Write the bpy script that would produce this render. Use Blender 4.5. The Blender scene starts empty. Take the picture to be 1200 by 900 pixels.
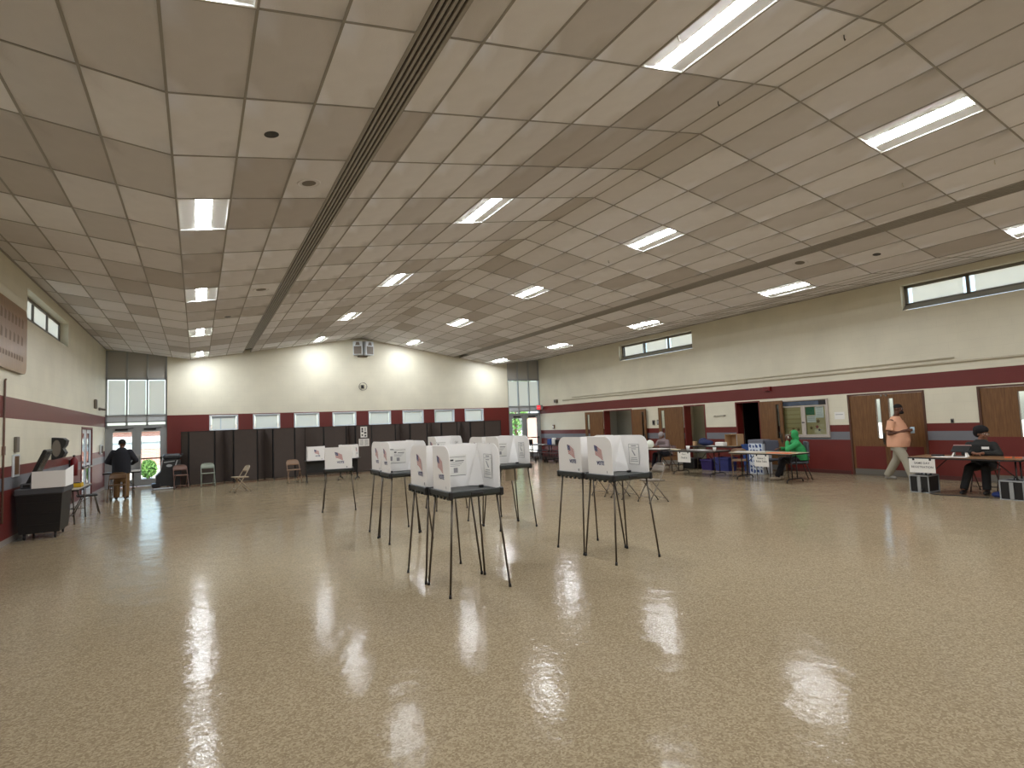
import bpy, bmesh, math, random
from mathutils import Vector, Matrix, Euler
PI = math.pi
random.seed(7)
SC = bpy.context.scene
COL = SC.collection

# ---------------------------------------------------------------- camera
YAW, PITCH, ROLL, FPX, EYE = 0.51065, 0.07024, -0.03997, 659.8, 1.7402
fw = Vector((math.sin(YAW)*math.cos(PITCH), math.cos(YAW)*math.cos(PITCH), math.sin(PITCH)))
r0 = Vector((math.cos(YAW), -math.sin(YAW), 0)); u0 = r0.cross(fw)
rt = r0*math.cos(ROLL)+u0*math.sin(ROLL); up = -r0*math.sin(ROLL)+u0*math.cos(ROLL)
cd = bpy.data.cameras.new('camera'); cam = bpy.data.objects.new('camera', cd); COL.objects.link(cam)
cd.sensor_width = 36; cd.sensor_fit = 'HORIZONTAL'; cd.lens = FPX/1200*36; cd.clip_start = 0.05; cd.clip_end = 500
cam.matrix_world = Matrix(((rt.x, up.x, -fw.x, 0), (rt.y, up.y, -fw.y, 0), (rt.z, up.z, -fw.z, EYE), (0, 0, 0, 1)))
SC.camera = cam

# ---------------------------------------------------------------- sky and exposure
wd = bpy.data.worlds.new('sky'); SC.world = wd; wd.use_nodes = True
wn = wd.node_tree.nodes; wl = wd.node_tree.links
sky = wn.new('ShaderNodeTexSky'); sky.sky_type = 'NISHITA'; sky.sun_elevation = math.radians(52); sky.sun_rotation = math.radians(168)
sky.sun_intensity = 0.1; sky.sun_size = math.radians(3); sky.dust_density = 2.5; sky.air_density = 1.0
bg = wn['Background']; bg.inputs['Strength'].default_value = 0.24
wl.new(sky.outputs['Color'], bg.inputs['Color'])
vs = SC.view_settings; vs.view_transform = 'Standard'; vs.look = 'None'; vs.gamma = 1; vs.use_curve_mapping = False
vs.exposure = 1.47
LAMP = 36.0          # strength of the ceiling lights' diffusers

# ---------------------------------------------------------------- materials
def lin(c):
    return tuple(((x/255)/12.92 if x/255 <= .04045 else ((x/255+.055)/1.055)**2.4) for x in c)+(1,)
MATS = {}
def mat(name, c, rough=.6, metal=0, var=0.0, vscale=3.0, bump=0.0, bscale=60, spec=.5, emit=0, coat=0, trans=0):
    if name in MATS: return MATS[name]
    m = bpy.data.materials.new(name); m.use_nodes = True; nt = m.node_tree; b = nt.nodes['Principled BSDF']
    b.inputs['Roughness'].default_value = rough; b.inputs['Metallic'].default_value = metal
    b.inputs['Specular IOR Level'].default_value = spec; b.inputs['Coat Weight'].default_value = coat
    col = lin(c); b.inputs['Base Color'].default_value = col
    if trans: b.inputs['Transmission Weight'].default_value = trans
    if emit:
        b.inputs['Emission Color'].default_value = col; b.inputs['Emission Strength'].default_value = emit
    if var or bump:
        tc = nt.nodes.new('ShaderNodeTexCoord')
    if var:
        n = nt.nodes.new('ShaderNodeTexNoise'); n.inputs['Scale'].default_value = vscale; n.inputs['Detail'].default_value = 4
        nt.links.new(tc.outputs['Object'], n.inputs['Vector'])
        mx = nt.nodes.new('ShaderNodeMixRGB'); mx.inputs['Color1'].default_value = tuple(x*(1-var) for x in col[:3])+(1,)
        mx.inputs['Color2'].default_value = tuple(min(1, x*(1+var)) for x in col[:3])+(1,)
        nt.links.new(n.outputs['Fac'], mx.inputs['Fac']); nt.links.new(mx.outputs['Color'], b.inputs['Base Color'])
    if bump:
        n2 = nt.nodes.new('ShaderNodeTexNoise'); n2.inputs['Scale'].default_value = bscale; n2.inputs['Detail'].default_value = 3
        nt.links.new(tc.outputs['Object'], n2.inputs['Vector'])
        bp = nt.nodes.new('ShaderNodeBump'); bp.inputs['Strength'].default_value = bump; bp.inputs['Distance'].default_value = .004
        nt.links.new(n2.outputs['Fac'], bp.inputs['Height']); nt.links.new(bp.outputs['Normal'], b.inputs['Normal'])
    MATS[name] = m; return m

def wall_mat(name, horiz, stops):
    """painted block wall: paint bands by height, block joints as relief"""
    m = bpy.data.materials.new(name); m.use_nodes = True; nt = m.node_tree; b = nt.nodes['Principled BSDF']
    N = nt.nodes.new; L = nt.links.new
    tc = N('ShaderNodeTexCoord'); sp = N('ShaderNodeSeparateXYZ'); L(tc.outputs['Object'], sp.inputs[0])
    mr = N('ShaderNodeMapRange'); mr.inputs['From Min'].default_value = 0; mr.inputs['From Max'].default_value = 8
    L(sp.outputs['Z'], mr.inputs['Value'])
    cr = N('ShaderNodeValToRGB'); cr.color_ramp.interpolation = 'CONSTANT'
    el = cr.color_ramp.elements
    while len(el) < len(stops): el.new(.5)
    for e, (z, c) in zip(el, stops): e.position = z/8; e.color = lin(c)
    for e, (z, c) in zip(el, stops): e.position = z/8; e.color = lin(c)
    L(mr.outputs['Result'], cr.inputs['Fac'])
    nz = N('ShaderNodeTexNoise'); nz.inputs['Scale'].default_value = 1.3; nz.inputs['Detail'].default_value = 5; L(tc.outputs['Object'], nz.inputs['Vector'])
    mr2 = N('ShaderNodeMapRange'); mr2.inputs['To Min'].default_value = .86; mr2.inputs['To Max'].default_value = 1.1; L(nz.outputs['Fac'], mr2.inputs['Value'])
    mx = N('ShaderNodeMixRGB'); mx.blend_type = 'MULTIPLY'; mx.inputs['Fac'].default_value = 1
    L(cr.outputs['Color'], mx.inputs['Color1']); L(mr2.outputs['Result'], mx.inputs['Color2'])
    cb = N('ShaderNodeCombineXYZ'); L(sp.outputs[horiz], cb.inputs['X']); L(sp.outputs['Z'], cb.inputs['Y'])
    br = N('ShaderNodeTexBrick'); br.inputs['Scale'].default_value = 1; br.inputs['Brick Width'].default_value = .406; br.inputs['Row Height'].default_value = .203
    br.inputs['Mortar Size'].default_value = .006; br.inputs['Mortar Smooth'].default_value = .6
    br.inputs['Color1'].default_value = (1, 1, 1, 1); br.inputs['Color2'].default_value = (.96, .96, .96, 1); br.inputs['Mortar'].default_value = (.8, .8, .8, 1)
    L(cb.outputs[0], br.inputs['Vector'])
    mx2 = N('ShaderNodeMixRGB'); mx2.blend_type = 'MULTIPLY'; mx2.inputs['Fac'].default_value = .28
    L(mx.outputs['Color'], mx2.inputs['Color1']); L(br.outputs['Color'], mx2.inputs['Color2']); L(mx2.outputs['Color'], b.inputs['Base Color'])
    inv = N('ShaderNodeMath'); inv.operation = 'SUBTRACT'; inv.inputs[0].default_value = 1; L(br.outputs['Fac'], inv.inputs[1])
    n2 = N('ShaderNodeTexNoise'); n2.inputs['Scale'].default_value = 90; L(tc.outputs['Object'], n2.inputs['Vector'])
    ad = N('ShaderNodeMath'); ad.operation = 'MULTIPLY_ADD'; ad.inputs[1].default_value = .15; L(n2.outputs['Fac'], ad.inputs[0]); L(inv.outputs[0], ad.inputs[2])
    bp = N('ShaderNodeBump'); bp.inputs['Strength'].default_value = .2; bp.inputs['Distance'].default_value = .006
    L(ad.outputs[0], bp.inputs['Height']); L(bp.outputs['Normal'], b.inputs['Normal'])
    b.inputs['Roughness'].default_value = .42
    return m

RED = (106, 36, 30); CREAM = (226, 221, 200); GREY = (118, 120, 126)
BANDS = [(0, RED), (.93, GREY), (1.15, RED), (1.33, CREAM), (2.17, RED), (2.55, CREAM)]
M_wallx = wall_mat('painted_block_side', 'Y', BANDS)
M_wally = wall_mat('painted_block_far', 'X', [(0, RED), (2.54, CREAM)])
M_cream = mat('cream_paint', CREAM, .5, var=.04)
M_red = mat('red_paint', RED, .45, var=.1)
M_wood = None
def wood(name, c1, c2, rough=.45):
    m = bpy.data.materials.new(name); m.use_nodes = True; nt = m.node_tree; b = nt.nodes['Principled BSDF']; N = nt.nodes.new; L = nt.links.new
    tc = N('ShaderNodeTexCoord'); mp = N('ShaderNodeMapping'); mp.inputs['Scale'].default_value = (9, 9, .8); L(tc.outputs['Object'], mp.inputs['Vector'])
    nz = N('ShaderNodeTexNoise'); nz.inputs['Scale'].default_value = 4; nz.inputs['Detail'].default_value = 6; nz.inputs['Distortion'].default_value = .6; L(mp.outputs[0], nz.inputs['Vector'])
    cr = N('ShaderNodeValToRGB'); cr.color_ramp.elements[0].color = lin(c1); cr.color_ramp.elements[1].color = lin(c2); cr.color_ramp.elements[0].position = .3; cr.color_ramp.elements[1].position = .7
    L(nz.outputs['Fac'], cr.inputs['Fac']); L(cr.outputs['Color'], b.inputs['Base Color']); b.inputs['Roughness'].default_value = rough
    MATS[name] = m; return m
M_wood = wood('door_veneer', (98, 64, 32), (124, 86, 48))
M_woodtop = wood('table_laminate', (112, 80, 52), (140, 102, 68), .35)

def floor_mat():
    m = bpy.data.materials.new('speckled_floor'); m.use_nodes = True; nt = m.node_tree; b = nt.nodes['Principled BSDF']; N = nt.nodes.new; L = nt.links.new
    tc = N('ShaderNodeTexCoord')
    v = N('ShaderNodeTexVoronoi'); v.inputs['Scale'].default_value = 85; L(tc.outputs['Object'], v.inputs['Vector'])
    cr = N('ShaderNodeValToRGB'); e = cr.color_ramp.elements
    e[0].color = lin((138, 122, 97)); e[1].color = lin((169, 154, 127)); e[0].position = 0.1; e[1].position = .95
    x = e.new(.5); x.color = lin((153, 138, 112))
    sepc = N('ShaderNodeSeparateColor'); L(v.outputs['Color'], sepc.inputs[0]); L(sepc.outputs[0], cr.inputs['Fac'])
    n = N('ShaderNodeTexNoise'); n.inputs['Scale'].default_value = .35; n.inputs['Detail'].default_value = 5; L(tc.outputs['Object'], n.inputs['Vector'])
    mr = N('ShaderNodeMapRange'); mr.inputs['To Min'].default_value = .85; mr.inputs['To Max'].default_value = 1.12; L(n.outputs['Fac'], mr.inputs['Value'])
    n4 = N('ShaderNodeTexNoise'); n4.inputs['Scale'].default_value = 130; n4.inputs['Detail'].default_value = 2; L(tc.outputs['Object'], n4.inputs['Vector'])
    mr4 = N('ShaderNodeMapRange'); mr4.inputs['From Min'].default_value = .3; mr4.inputs['From Max'].default_value = .7; mr4.inputs['To Min'].default_value = .88; mr4.inputs['To Max'].default_value = 1.08; L(n4.outputs['Fac'], mr4.inputs['Value'])
    mx = N('ShaderNodeMixRGB'); mx.blend_type = 'MULTIPLY'; mx.inputs['Fac'].default_value = 1; L(cr.outputs['Color'], mx.inputs['Color1']); L(mr.outputs['Result'], mx.inputs['Color2'])
    mx3 = N('ShaderNodeMixRGB'); mx3.blend_type = 'MULTIPLY'; mx3.inputs['Fac'].default_value = 1; L(mx.outputs['Color'], mx3.inputs['Color1']); L(mr4.outputs['Result'], mx3.inputs['Color2'])
    L(mx3.outputs['Color'], b.inputs['Base Color'])
    n3 = N('ShaderNodeTexNoise'); n3.inputs['Scale'].default_value = 1.1; n3.inputs['Detail'].default_value = 4; L(tc.outputs['Object'], n3.inputs['Vector'])
    mr3 = N('ShaderNodeMapRange'); mr3.inputs['To Min'].default_value = .07; mr3.inputs['To Max'].default_value = .14; L(n3.outputs['Fac'], mr3.inputs['Value']); L(mr3.outputs['Result'], b.inputs['Roughness'])
    w = N('ShaderNodeTexNoise'); w.inputs['Scale'].default_value = 2.6; w.inputs['Detail'].default_value = 3; L(tc.outputs['Object'], w.inputs['Vector'])
    b1 = N('ShaderNodeBump'); b1.inputs['Strength'].default_value = .6; b1.inputs['Distance'].default_value = .012; L(w.outputs['Fac'], b1.inputs['Height'])
    w2 = N('ShaderNodeTexNoise'); w2.inputs['Scale'].default_value = 17; w2.inputs['Detail'].default_value = 4; L(tc.outputs['Object'], w2.inputs['Vector'])
    b3 = N('ShaderNodeBump'); b3.inputs['Strength'].default_value = .5; b3.inputs['Distance'].default_value = .0028; L(w2.outputs['Fac'], b3.inputs['Height']); L(b1.outputs['Normal'], b3.inputs['Normal'])
    b2 = N('ShaderNodeBump'); b2.inputs['Strength'].default_value = .25; b2.inputs['Distance'].default_value = .0012; L(n4.outputs['Fac'], b2.inputs['Height']); L(b3.outputs['Normal'], b2.inputs['Normal'])
    L(b2.outputs['Normal'], b.inputs['Normal']); b.inputs['Specular IOR Level'].default_value = .05
    return m
M_floor = floor_mat()

def tile_mat(name, c):
    return mat(name, c, .92, var=.05, vscale=5, bump=.5, bscale=140, spec=.15)
TILES = [tile_mat('ceiling_tile_%s' % n, c) for n, c in (('pale', (238, 236, 238)), ('plain', (229, 226, 227)), ('aged_shaded', (216, 212, 211)), ('dingy_shaded', (201, 195, 191)))]  # darker tones hold both tile staining and the shading of sagged tiles
M_grid = mat('grid_metal', (158, 153, 145), .6)
M_dark = mat('black_plastic', (28, 28, 29), .45)
M_booth = mat('booth_case_plastic', (44, 49, 48), .42, bump=.15, bscale=200)
M_white = mat('corrugated_white', (247, 245, 242), .55, spec=.3)
M_paper = mat('paper_white', (238, 236, 230), .7)
M_ink = mat('print_ink', (52, 50, 54), .7)
M_inkgrey = mat('print_grey', (150, 147, 150), .7)
M_blue = mat('flag_blue', (38, 46, 108), .6); M_fred = mat('flag_red', (176, 46, 54), .6)
M_steel = mat('leg_steel', (92, 84, 74), .35, metal=.7)
M_chrome = mat('chrome', (190, 190, 188), .2, metal=1)
M_alu = mat('aluminium_frame', (168, 172, 174), .4, metal=.35)
M_aluw = mat('white_aluminium', (214, 220, 224), .4)
M_black = mat('dark_void', (14, 13, 13), .8)
M_plate = mat('steel_kick_plate', (134, 132, 126), .35, metal=.6)
M_brownchair = mat('brown_chair_paint', (122, 92, 80), .4); M_greenchair = mat('grey_green_chair_paint', (150, 158, 144), .4)
M_beigechair = mat('beige_chair_paint', (166, 150, 126), .4); M_tanchair = mat('tan_chair_paint', (148, 120, 96), .4); M_greychair = mat('grey_tan_chair_paint', (116, 106, 94), .3)
M_divider = mat('divider_fabric', (76, 66, 61), .8, var=.1, vscale=8, bump=.3, bscale=220)
M_skin = mat('dark_skin', (92, 58, 42), .5, spec=.4); M_skin2 = mat('brown_skin', (134, 92, 70), .5, spec=.4)

def glass_mat():
    m = bpy.data.materials.new('window_glass'); m.use_nodes = True; nt = m.node_tree; N = nt.nodes.new; L = nt.links.new
    nt.nodes.remove(nt.nodes['Principled BSDF']); o = nt.nodes['Material Output']
    t = N('ShaderNodeBsdfTransparent'); t.inputs[0].default_value = (.93, .97, .96, 1)
    g = N('ShaderNodeBsdfGlossy'); g.inputs['Roughness'].default_value = .03
    f = N('ShaderNodeFresnel'); f.inputs[0].default_value = 1.35
    mx = N('ShaderNodeMixShader'); L(f.outputs[0], mx.inputs[0]); L(t.outputs[0], mx.inputs[1]); L(g.outputs[0], mx.inputs[2]); L(mx.outputs[0], o.inputs['Surface'])
    return m
M_glass = glass_mat()
def shade_mat(name, c, w):
    m = bpy.data.materials.new(name); m.use_nodes = True; nt = m.node_tree; N = nt.nodes.new; L = nt.links.new
    nt.nodes.remove(nt.nodes['Principled BSDF']); o = nt.nodes['Material Output']
    d = N('ShaderNodeBsdfDiffuse'); d.inputs[0].default_value = lin(c); t = N('ShaderNodeBsdfTranslucent'); t.inputs[0].default_value = lin(c)
    mx = N('ShaderNodeMixShader'); mx.inputs[0].default_value = w; L(d.outputs[0], mx.inputs[1]); L(t.outputs[0], mx.inputs[2]); L(mx.outputs[0], o.inputs['Surface'])
    return m
M_shade = shade_mat('roller_shade', (238, 234, 224), .88)
M_blind = shade_mat('window_blind', (244, 240, 230), .9)
M_spandrel = mat('grey_spandrel', (182, 180, 174), .5)
M_lamp = mat('lit_diffuser', (246, 250, 255), .5, emit=LAMP)
M_lampwing = mat('fixture_white', (236, 236, 232), .35)

# ---------------------------------------------------------------- mesh builder
class MB:
    def __init__(s): s.v = []; s.f = []; s.mi = []; s.sm = []
    def add(s, vs, fs, mi=0, sm=False):
        o = len(s.v); s.v += [tuple(v) for v in vs]
        for f in fs: s.f.append(tuple(i+o for i in f)); s.mi.append(mi); s.sm.append(sm)
        return s
    def box(s, x0, x1, y0, y1, z0, z1, mi=0, b=0, M=None):
        if x0 > x1: x0, x1 = x1, x0
        if y0 > y1: y0, y1 = y1, y0
        if z0 > z1: z0, z1 = z1, z0
        if not b:
            vs = [(x, y, z) for x in (x0, x1) for y in (y0, y1) for z in (z0, z1)]
            fs = [(0, 1, 3, 2), (4, 6, 7, 5), (0, 4, 5, 1), (2, 3, 7, 6), (0, 2, 6, 4), (1, 5, 7, 3)]
        else:
            b = min(b, (x1-x0)*.49, (y1-y0)*.49, (z1-z0)*.49)
            vs = []; idx = {}
            for i, (x, dx) in enumerate(((x0, b), (x1, -b))):
                for j, (y, dy) in enumerate(((y0, b), (y1, -b))):
                    for k, (z, dz) in enumerate(((z0, b), (z1, -b))):
                        for a, p in enumerate(((x, y+dy, z+dz), (x+dx, y, z+dz), (x+dx, y+dy, z))):
                            idx[i, j, k, a] = len(vs); vs.append(p)
            fs = []
            def q(a, b_, c, d): fs.append((idx[a], idx[b_], idx[c], idx[d]))
            for i in (0, 1):
                t = [(i, 0, 0, 0), (i, 0, 1, 0), (i, 1, 1, 0), (i, 1, 0, 0)]; q(*(t if i == 0 else t[::-1]))
                t = [(0, i, 0, 1), (1, i, 0, 1), (1, i, 1, 1), (0, i, 1, 1)]; q(*(t if i == 0 else t[::-1]))
                t = [(0, 0, i, 2), (0, 1, i, 2), (1, 1, i, 2), (1, 0, i, 2)]; q(*(t if i == 0 else t[::-1]))
            for i in (0, 1):
                for j in (0, 1):
                    q((i, j, 0, 0), (i, j, 0, 1), (i, j, 1, 1), (i, j, 1, 0)); q((i, 0, j, 0), (i, 0, j, 2), (i, 1, j, 2), (i, 1, j, 0)); q((0, i, j, 1), (0, i, j, 2), (1, i, j, 2), (1, i, j, 1))
                    for k in (0, 1): fs.append((idx[i, j, k, 0], idx[i, j, k, 1], idx[i, j, k, 2]))
        if M is not None: vs = [M @ Vector(v) for v in vs]
        return s.add(vs, fs, mi)
    def ring(s, c, a, b_, ra, rb, n): return [c+a*(ra*math.cos(2*PI*i/n))+b_*(rb*math.sin(2*PI*i/n)) for i in range(n)]
    def tube(s, pts, r, n=6, mi=0, closed=False, rs=None):
        pts = [Vector(p) for p in pts]; N = len(pts); vs = []; prev = None
        for i, p in enumerate(pts):
            if closed: d = (pts[(i+1) % N]-pts[i-1])
            else: d = pts[min(i+1, N-1)]-pts[max(i-1, 0)]
            d.normalize()
            a = prev-d*prev.dot(d) if prev is not None else d.cross(Vector((0, 0, 1)) if abs(d.z) < .9 else Vector((1, 0, 0)))
            a.normalize(); prev = a; b_ = d.cross(a); rr = rs[i] if rs else r
            vs += s.ring(p, a, b_, rr, rr, n)
        fs = []
        for i in range(N if closed else N-1):
            for k in range(n):
                fs.append((i*n+k, i*n+(k+1) % n, ((i+1) % N)*n+(k+1) % n, ((i+1) % N)*n+k))
        o = len(s.v); s.add(vs, fs, mi, True)
        if not closed:
            s.f.append(tuple(o+k for k in range(n))[::-1]); s.mi.append(mi); s.sm.append(False)
            s.f.append(tuple(o+(N-1)*n+k for k in range(n))); s.mi.append(mi); s.sm.append(False)
        return s
    def cyl(s, p0, p1, r, r1=None, n=12, mi=0): return s.tube([p0, p1], r, n, mi, rs=[r, r if r1 is None else r1])
    def prism(s, poly, P, t, mi=0, sm=False):
        """poly: 2-D outline, P(u,v,w)->3-D, w from 0 to t"""
        n = len(poly); vs = [P(u, v, 0) for u, v in poly]+[P(u, v, t) for u, v in poly]
        s.add(vs, [tuple(range(n))[::-1], tuple(range(n, 2*n))], mi)
        return s.add(vs, [(i, (i+1) % n, n+(i+1) % n, n+i) for i in range(n)], mi, sm)
    def ell(s, c, r, n=12, mi=0, M=None):
        vs = []; c = Vector(c); h = n//2
        for i in range(h+1):
            th = PI*i/h
            for k in range(n):
                ph = 2*PI*k/n; v = Vector((r[0]*math.sin(th)*math.cos(ph), r[1]*math.sin(th)*math.sin(ph), r[2]*math.cos(th)))
                if M is not None: v = M @ v
                vs.append(c+v)
        fs = []
        for i in range(h):
            for k in range(n): fs.append((i*n+k, (i+1)*n+k, (i+1)*n+(k+1) % n, i*n+(k+1) % n))
        return s.add(vs, fs, mi, True)
    def quad(s, a, b, c, d, mi=0): return s.add([a, b, c, d], [(0, 1, 2, 3)], mi)
    def build(s, name, mats, parent=None, loc=None, rot=None):
        me = bpy.data.meshes.new(name); me.from_pydata(s.v, [], s.f)
        for m in (mats if isinstance(mats, (list, tuple)) else [mats]): me.materials.append(m)
        me.polygons.foreach_set('material_index', s.mi); me.polygons.foreach_set('use_smooth', s.sm)
        bm = bmesh.new(); bm.from_mesh(me); bmesh.ops.remove_doubles(bm, verts=bm.verts, dist=1e-6); bmesh.ops.recalc_face_normals(bm, faces=bm.faces); bm.to_mesh(me); bm.free()
        me.update()
        o = bpy.data.objects.new(name, me); COL.objects.link(o)
        if parent: o.parent = parent
        if loc: o.location = loc
        if rot: o.rotation_euler = rot
        return o

def tag(o, label=None, cat=None, group=None, kind=None):
    if label: o['label'] = label
    if cat: o['category'] = cat
    if group: o['group'] = group
    if kind: o['kind'] = kind
    return o
def thing(name, label, cat, loc=(0, 0, 0), rz=0, group=None):
    o = bpy.data.objects.new(name, None); COL.objects.link(o); o.empty_display_size = .1
    o.location = loc; o.rotation_euler = (0, 0, rz)
    return tag(o, label, cat, group)
KIDS = {}
def copy_tree(o, parent=None):
    c = o.copy(); COL.objects.link(c)
    if parent: c.parent = parent
    for ch in o.children: copy_tree(ch, c)
    return c
def dup(o, label, loc, rz=0, rot=None):
    c = copy_tree(o); c['label'] = label; c.location = loc; c.rotation_euler = rot if rot else (0, 0, rz)
    return c
def struct(o): o['kind'] = 'structure'; return o
def sempty(name):
    o = bpy.data.objects.new(name, None); COL.objects.link(o); o['kind'] = 'structure'; return o

TXT = {}
def text(mb, s, P, size, mi=0, align='CENTER', bold=.0, off=0):
    """flat lettering: P(u,v)->3-D"""
    key = (s, bold)
    if key not in TXT:
        cu = bpy.data.curves.new('lettering', 'FONT'); cu.body = s; cu.align_x = 'CENTER'; cu.align_y = 'CENTER'; cu.size = 1; cu.resolution_u = 2; cu.offset = bold
        ob = bpy.data.objects.new('lettering', cu); COL.objects.link(ob)
        me = bpy.data.meshes.new_from_object(ob.evaluated_get(bpy.context.evaluated_depsgraph_get()))
        TXT[key] = ([tuple(v.co) for v in me.vertices], [tuple(p.vertices) for p in me.polygons])
        bpy.data.objects.remove(ob); bpy.data.curves.remove(cu); bpy.data.meshes.remove(me)
    vs, fs = TXT[key]
    mb.add([P(x*size, y*size) for x, y, z in vs], fs, mi)

# ---------------------------------------------------------------- room
XL, XR_, YF, YN = -2.9, 15.5, 24.73, -6.96
VL, RG, VR = -.231, 6.296, 12.823
ZV, SL, SO = 4.684, .1671, .1217
def zc(x):
    if x < VL: return ZV+SO*(VL-x)
    if x > VR: return ZV+SO*(x-VR)
    return ZV+SL*((x-VL) if x < RG else (VR-x))

fl = MB(); fl.quad((XL-.3, YN-.3, 0), (XR_+.3, YN-.3, 0), (XR_+.3, YF+.05, 0), (XL-.3, YF+.05, 0)); struct(fl.build('floor', M_floor))

def wall_panel(mb, plane, at, thick, a0, a1, z1, holes, z0=0):
    """wall slab with rectangular holes (a0,a1,z0,z1); plane 'x' or 'y'"""
    A = sorted({a0, a1}|{h[0] for h in holes}|{h[1] for h in holes}); Z = sorted({z0, z1}|{h[2] for h in holes}|{h[3] for h in holes})
    for i in range(len(A)-1):
        k = 0
        while k < len(Z)-1:
            def inhole(k):
                ca, cz = (A[i]+A[i+1])/2, (Z[k]+Z[k+1])/2
                return any(h[0] < ca < h[1] and h[2] < cz < h[3] for h in holes)
            if inhole(k): k += 1; continue
            j = k
            while j+1 < len(Z)-1 and not inhole(j+1): j += 1
            if plane == 'x': mb.box(at, at+thick, A[i], A[i+1], Z[k], Z[j+1])
            else: mb.box(A[i], A[i+1], at, at+thick, Z[k], Z[j+1])
            k = j+1
CL_L = [(14.03, 18.05, 4.14, 4.76), (3.42, 7.42, 4.14, 4.76)]
CL_R = [(14.33, 18.35, 4.18, 4.82), (3.42, 7.42, 4.18, 4.82)]
RO = [(7.1, 8.97, 0, 2.16), (4.15, 6.03, 0, 2.16), (11.72, 12.66, 0, 2.15), (13.93, 14.92, 0, 2.15), (17.73, 19.57, 0, 2.15)]
w = MB(); wall_panel(w, 'x', XL, -.3, YN, YF+.3, 5.6, CL_L+[(20.1, 21.97, 0, 2.14)]); struct(w.build('wall_left', M_wallx))
w = MB(); wall_panel(w, 'x', XR_, .3, YN, YF+.3, 5.6, CL_R+RO); struct(w.build('wall_right', M_wallx))
WIN = [(.39+1.543*k, .39+1.543*k+1.01) for k in range(8)]
BAYS = [(XL, -1.0), (13.6, XR_)]
w = MB(); wall_panel(w, 'y', YF, .3, -1.0, 13.6, 6.3, [(a, b, 1.95, 2.53) for a, b in WIN]); struct(w.build('wall_far', M_wally))
w = MB(); wall_panel(w, 'y', YF+.05, .25, XL, -1.0, 6.0, [(XL, -1.0, 0, 4.97)]); w.build('bulkhead', M_cream, bpy.data.objects['wall_far'])
w = MB(); wall_panel(w, 'y', YF+.05, .25, 13.6, XR_, 6.0, [(13.6, XR_, 0, 4.97)]); w.build('bulkhead', M_cream, bpy.data.objects['wall_far'])
w = MB(); wall_panel(w, 'y', YN, -.3, XL-.3, XR_+.3, 6.3, []); struct(w.build('wall_near', M_wallx))

# ceiling: unseen deck added above to block sky light, hanging grid, tiles
dk = MB(); prof = [XL-.3, VL, RG, VR, XR_+.3]
for a, b in zip(prof, prof[1:]):
    za, zb = zc(a)+.10, zc(b)+.10
    dk.add([(x, y, z) for y in (YN-.3, YF+.3) for x, z in ((a, za), (b, zb), (b, zb+.12), (a, za+.12))], [(0, 1, 2, 3), (7, 6, 5, 4), (0, 4, 5, 1), (1, 5, 6, 2), (2, 6, 7, 3), (3, 7, 4, 0)])
ceiling = struct(dk.build('ceiling', mat('blocking_deck', (120, 116, 108), .9)))
half = [VL, .378, .988, 1.58, 1.865, 2.195, 2.804, 3.414, 4.023, 4.633, 5.242, 5.852, RG]
cols = [XL, -2.67, -2.06, -1.45, -.841]+half+[2*RG-x for x in half[-2::-1]]+[13.433, 14.042, 14.652, 15.262, XR_]
ROW0, ROWL = 4.193, 1.2394
rows = [ROW0+ROWL*j for j in range(-9, 17)]+[YF]
LCOL = (.378-.3, 4.33, 8.27, 12.5)
def is_light(x, j): return any(abs(x-c) < .25 for c in LCOL) and (j % 4 == 3)
def is_slot(a, b): return abs(b-a-.285) < .01
tiles = []
TM = {}
fwd2 = (math.sin(YAW), math.cos(YAW))
for ci in range(len(cols)-1):
    a, b = cols[ci], cols[ci+1]
    if is_slot(a, b): continue
    xm = (a+b)/2; sl = math.atan2(zc(b-.001)-zc(a+.001), b-a-.002); wx = (b-a)/math.cos(sl)
    for ri in range(len(rows)-1):
        j = ri-9
        if is_light(xm, j) and ri < len(rows)-2: continue
        y0, y1 = rows[ri], rows[ri+1]; ym = (y0+y1)/2; d = xm*fwd2[0]+ym*fwd2[1]
        lat = abs(xm*fwd2[1]-ym*fwd2[0]); vis = d > 1.0 and lat/d < .98
        tiles.append(((0 if vis else 1e6)+xm*xm+ym*ym, xm, ym, zc(xm), sl, wx, y1-y0))
tiles.sort()
def tile_mesh(wx, ly, key):
    if key in TM: return TM[key]
    mb = MB(); nx, ny = 3, 3; hx, hy = wx/2-.011, ly/2-.011; g = []
    for i in range(nx+1):
        for k in range(ny+1):
            u, v = i/nx*2-1, k/ny*2-1; g.append((hx*u, hy*v, .004-.007*(1-u*u)*(1-v*v)*9/4))
    mb.add(g, [(i*(ny+1)+k, (i+1)*(ny+1)+k, (i+1)*(ny+1)+k+1, i*(ny+1)+k+1) for i in range(nx) for k in range(ny)], 0, True)
    mb.add([(x, y, z) for z in (.004, .02) for x, y in ((-hx, -hy), (hx, -hy), (hx, hy), (-hx, hy))], [(0, 1, 5, 4), (1, 2, 6, 5), (2, 3, 7, 6), (3, 0, 4, 7)])
    TM[key] = mb; return mb
TD = {}
rest = MB()
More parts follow.
